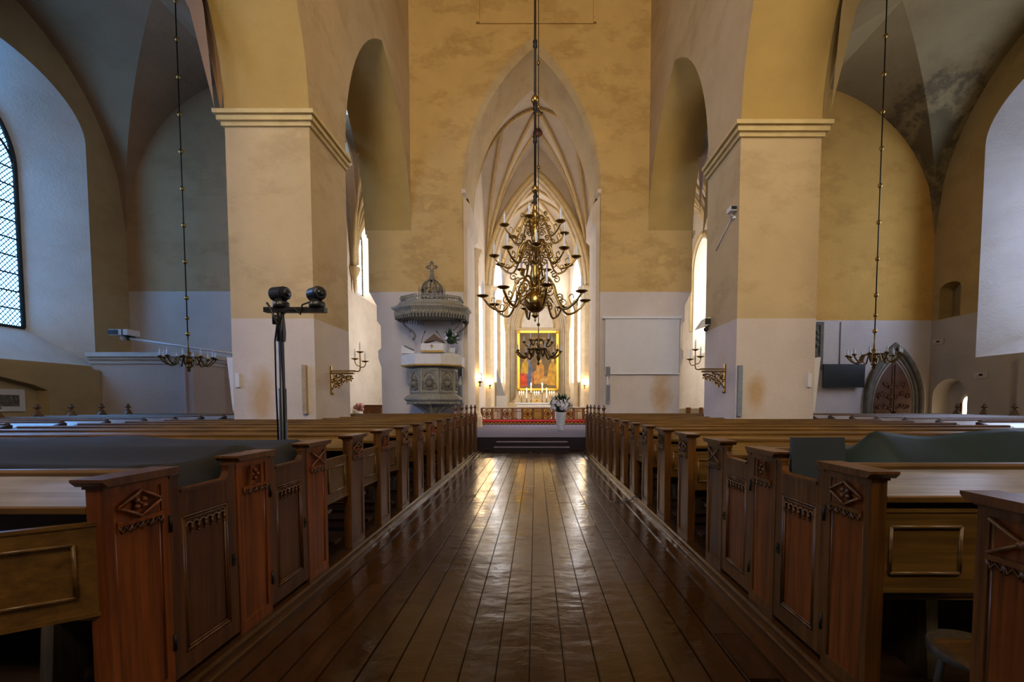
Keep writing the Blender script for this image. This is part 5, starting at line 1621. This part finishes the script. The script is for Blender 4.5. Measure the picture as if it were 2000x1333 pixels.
for s_ in (-1, 1):
    half = [(x_, z_) for x_, z_ in frame_arch(0.70, 0, 1.45, 3.08) if x_ * s_ >= -1e-6]
    if s_ < 0:
        poly = [(-0.012, 0)] + [(min(x_, -0.012), z_) for x_, z_ in half]
    else:
        poly = [(max(x_, 0.012), z_) for x_, z_ in half] + [(0.012, 0)]
    lf = MB().prism(poly, 'y', -0.02, 0.04).build('door_leaf', DOORWOOD, dr)
    cv = MB()
    rnd = random.Random(11)
    for zc in (0.55, 0.9, 1.35, 1.75, 2.15):
        for k in range(3):
            c = (s_ * (0.14 + 0.19 * k), zc + 0.06 * (k % 2))
            if zc > 1.9 and k == 2:
                continue
            cv.tube([(a, -0.035, b) for a, b in spiral(c, 0.11, 1.3, 10, 1 if k % 2 else -1, rnd.uniform(0, 6))], 0.026, 4)
            cv.ball((c[0], -0.03, c[1]), 0.035, 6)
    cv.box(s_ * 0.02, s_ * 0.66, -0.045, -0.02, 1.08, 1.18).box(s_ * 0.02, s_ * 0.08, -0.045, -0.02, 0, 2.9)
    cv.build('door_carving', DOORWOOD, lf)
    MB().box(s_ * 0.06, s_ * 0.11, -0.06, -0.045, 0.92, 1.0).ball((s_ * 0.085, -0.08, 0.96), 0.03, 8).build('door_handle', BRASS, lf)
# small lit round-headed opening at the back of the low recess
wn = struct('window_20', 'small pale round-headed window lit from outside within the wall recess', (OUT + 0.54, 15.95, 0.04))
MB().prism(niche_outline(0, 0.16, 0, 1.5, 1.72, 6), 'x', -0.03, 0.0).build('pane', GLASS['aisle_rear'], wn)
MB().box(-0.05, 0.0, 0.17, 0.26, 0, 1.5).build('jamb', DOORWOOD, wn)
for (yy, zz, lab) in ((16.6, 3.75, 'small pale sign plate on the outer wall under the arched recess'), (14.95, 2.45, 'small pale sign plate on the outer wall below the window niche')):
    g = thing('sign_plate', lab, 'sign', (OUT - 0.02, yy, zz))
    MB().box(-0.02, 0.01, -0.22, 0.22, -0.1, 0.1).build('plate', simple('cream_sign', (0.48, 0.42, 0.3), 0.6), g)
    MB().box(-0.026, -0.02, -0.06, 0.06, -0.03, 0.04).build('pictogram', IRON, g)
# framed print on the left outer wall
g = thing('framed_print', 'black and white print on a pale mount below the leaded window', 'picture', (-OUT + 0.03, 12.55, 1.36))
MB().box(-0.02, 0.02, -0.55, 0.45, -0.06, 0.56).build('mount', PAPER, g)
MB().box(0.02, 0.024, -0.44, 0.30, 0.08, 0.40).build('print', PRINT, g)
# things in the choir aisles
g = thing('choir_bench', 'orange-brown wooden bench front in the bright choir aisle beside the pulpit', 'bench', (-8.1, 24.0, 0.10))
MB().box(-1.0, 1.6, 0, 0.5, 0, 1.28).build('bench_body', RAILWOOD, g)
for i in range(4):
    MB().box(-0.05 + i * 0.42, 0.30 + i * 0.42, -0.04, 0.0, 0.15, 1.18).build('bench_panel', wood('light_orange_oak', (0.28, 0.11, 0.02), (0.5, 0.24, 0.05), 'z', 0.4), g)
MB().box(-1.05, 1.65, -0.08, 0.55, 1.28, 1.34).build('bench_top', OAK_Z, g)
g = thing('flower_pot', 'small pot of pink flowers on the floor of the choir aisle', 'flower pot', (-9.05, 23.3, 0.10))
MB().lathe([(0.12, 0), (0.2, 0.9), (0.22, 0.95), (0.15, 0.95)], (0, 0, 0), 12).build('pot', WHITESTONE, g)
for i in range(9):
    MB().ball((0.16 * math.cos(i * 2.4), 0.16 * math.sin(i * 2.4), 1.12 + 0.1 * (i % 3)), 0.12, 8).build('blossom', simple('pink_petal', (0.55, 0.25, 0.2), 0.6), g)
g = thing('choir_stall', 'low brown wooden stall in the choir aisle beside the projection screen', 'stall', (8.4, 24.4, 0.10))
MB().box(-0.9, 0.9, 0, 0.5, 0, 1.15).build('stall_body', simple('pale_stall_paint', (0.55, 0.45, 0.32)), g)
MB().box(-0.35, -0.1, -0.05, 0.0, 0, 1.2).build('stall_post', RAILWOOD, g)
MB().box(0.35, 0.55, -0.05, 0.0, 0, 1.2).build('stall_post', RAILWOOD, g)
g = thing('wall_light', 'black boxed wall light on the pier side facing the choir aisle', 'wall light', (XR + 0.0, 11.65, 3.40))
MB().prism([(-0.30, 0.0), (0.0, 0.10), (0.0, 0.28), (-0.12, 0.26)], 'y', -0.15, 0.15).build('housing', WHITEP, g)
MB().box(-0.14, 0.0, -0.155, -0.15, 0.10, 0.25).ball((-0.06, 0, 0.0), 0.06, 8).build('lamp', BLACK, g)

# ------------------------------------------------------------------ covers and panel on the pews
def drape(name, label, x0, x1, y0, y1, zf, mat, nx=60, ny=14, hang=0.10):
    P = []
    for j in range(ny + 1):
        row = []
        for i in range(nx + 1):
            fx, fy = i / nx, j / ny
            X, Y = x0 + (x1 - x0) * fx, y0 + (y1 - y0) * fy
            row.append((X, Y, zf(X, Y, fx, fy)))
        P.append(row)
    mb = MB().grid(P)
    o = mb.build(name, mat)
    so = o.modifiers.new('thickness', 'SOLIDIFY')
    so.thickness = 0.006
    return tag(o, label, 'cloth')
def zl(X, Y, fx, fy):
    base = 1.236 + 0.006 * math.sin(X * 1.3 + 1.0) + 0.005 * math.sin(3.1 * X + 5 * Y)
    sag = -0.045 * abs(math.sin(1.88 * PI * fy)) ** 1.4 * (0.7 + 0.3 * math.sin(X * 2.1))
    fold = 0.02 * max(0, math.sin(2.2 * X + 4.0 * Y)) ** 6
    edge = -0.17 * max(0, (fx - 0.95) / 0.05) ** 1.5
    return base + sag + fold + edge + (-0.02 if fy < 0.05 else 0)
drape('cover_cloth', 'charcoal grey dust cloth stretched over the pews around the camera stand', -4.62, -1.885, 2.23, 3.86, zl, COVER_L)
def zr(X, Y, fx, fy):
    ridge = 1 - abs(fy - 0.55) / 0.55
    end = min(1, fx / 0.14)
    z = 1.0 + 0.34 * (max(0, ridge) ** 0.8) * end
    z += 0.02 * math.sin(X * 7 + 2 * Y) * end + 0.018 * max(0, math.sin(5.3 * X - 3 * Y)) ** 4
    return max(z, 1.228) if Y > 2.96 else z
drape('cover_cloth', 'dark green glossy tarpaulin heaped over things behind the worn book board', 1.85, 4.25, 2.56, 3.26, zr, COVER_R, 60, 18)
g = thing('display_panel', 'blank dark grey panel leaning beside the green tarpaulin on the pew seat', 'panel', (1.82, 2.93, 0.56))
MB().prism([(-0.165, 0.36), (0.195, 0.36), (0.165, 0.75), (-0.17, 0.75)], 'y', -0.015, 0.015).build('panel_face', SLATE, g)
MB().box(-0.12, -0.09, 0.016, 0.03, -0.02, 0.5).box(0.09, 0.12, 0.016, 0.03, -0.02, 0.5).build('prop_leg', IRON, g)
# hymn book racks' white papers and the round stool by the last row
g = thing('round_stool', 'weathered round wooden stool seat half hidden behind the end post of the last pew', 'stool', (1.985, 2.03, 0.085))
MB().lathe([(0.13, 0.27), (0.15, 0.28), (0.155, 0.33), (0.14, 0.345), (0.08, 0.34), (0.001, 0.34)], (0, 0, 0), 20).build('seat', OLDWOOD, g)
for k in range(3):
    a = k * 2 * PI / 3
    MB().tube([(0.09 * math.cos(a), 0.09 * math.sin(a), 0.28), (0.12 * math.cos(a), 0.12 * math.sin(a), 0.0)], 0.018, 6).build('leg', OLDWOOD, g)

o = MB().tube([(1.22, 6.98, 0.008), (1.36, 6.97, 0.012), (1.40, 6.96, 0.024), (1.47, 6.96, 0.03), (1.495, 6.95, 0.058), (1.53, 6.94, 0.095), (1.60, 6.90, 0.096)], 0.008, 5).build('floor_cable', BLACK)
tag(o, 'short black cable running over the pew kerb onto the aisle floor', 'cable')
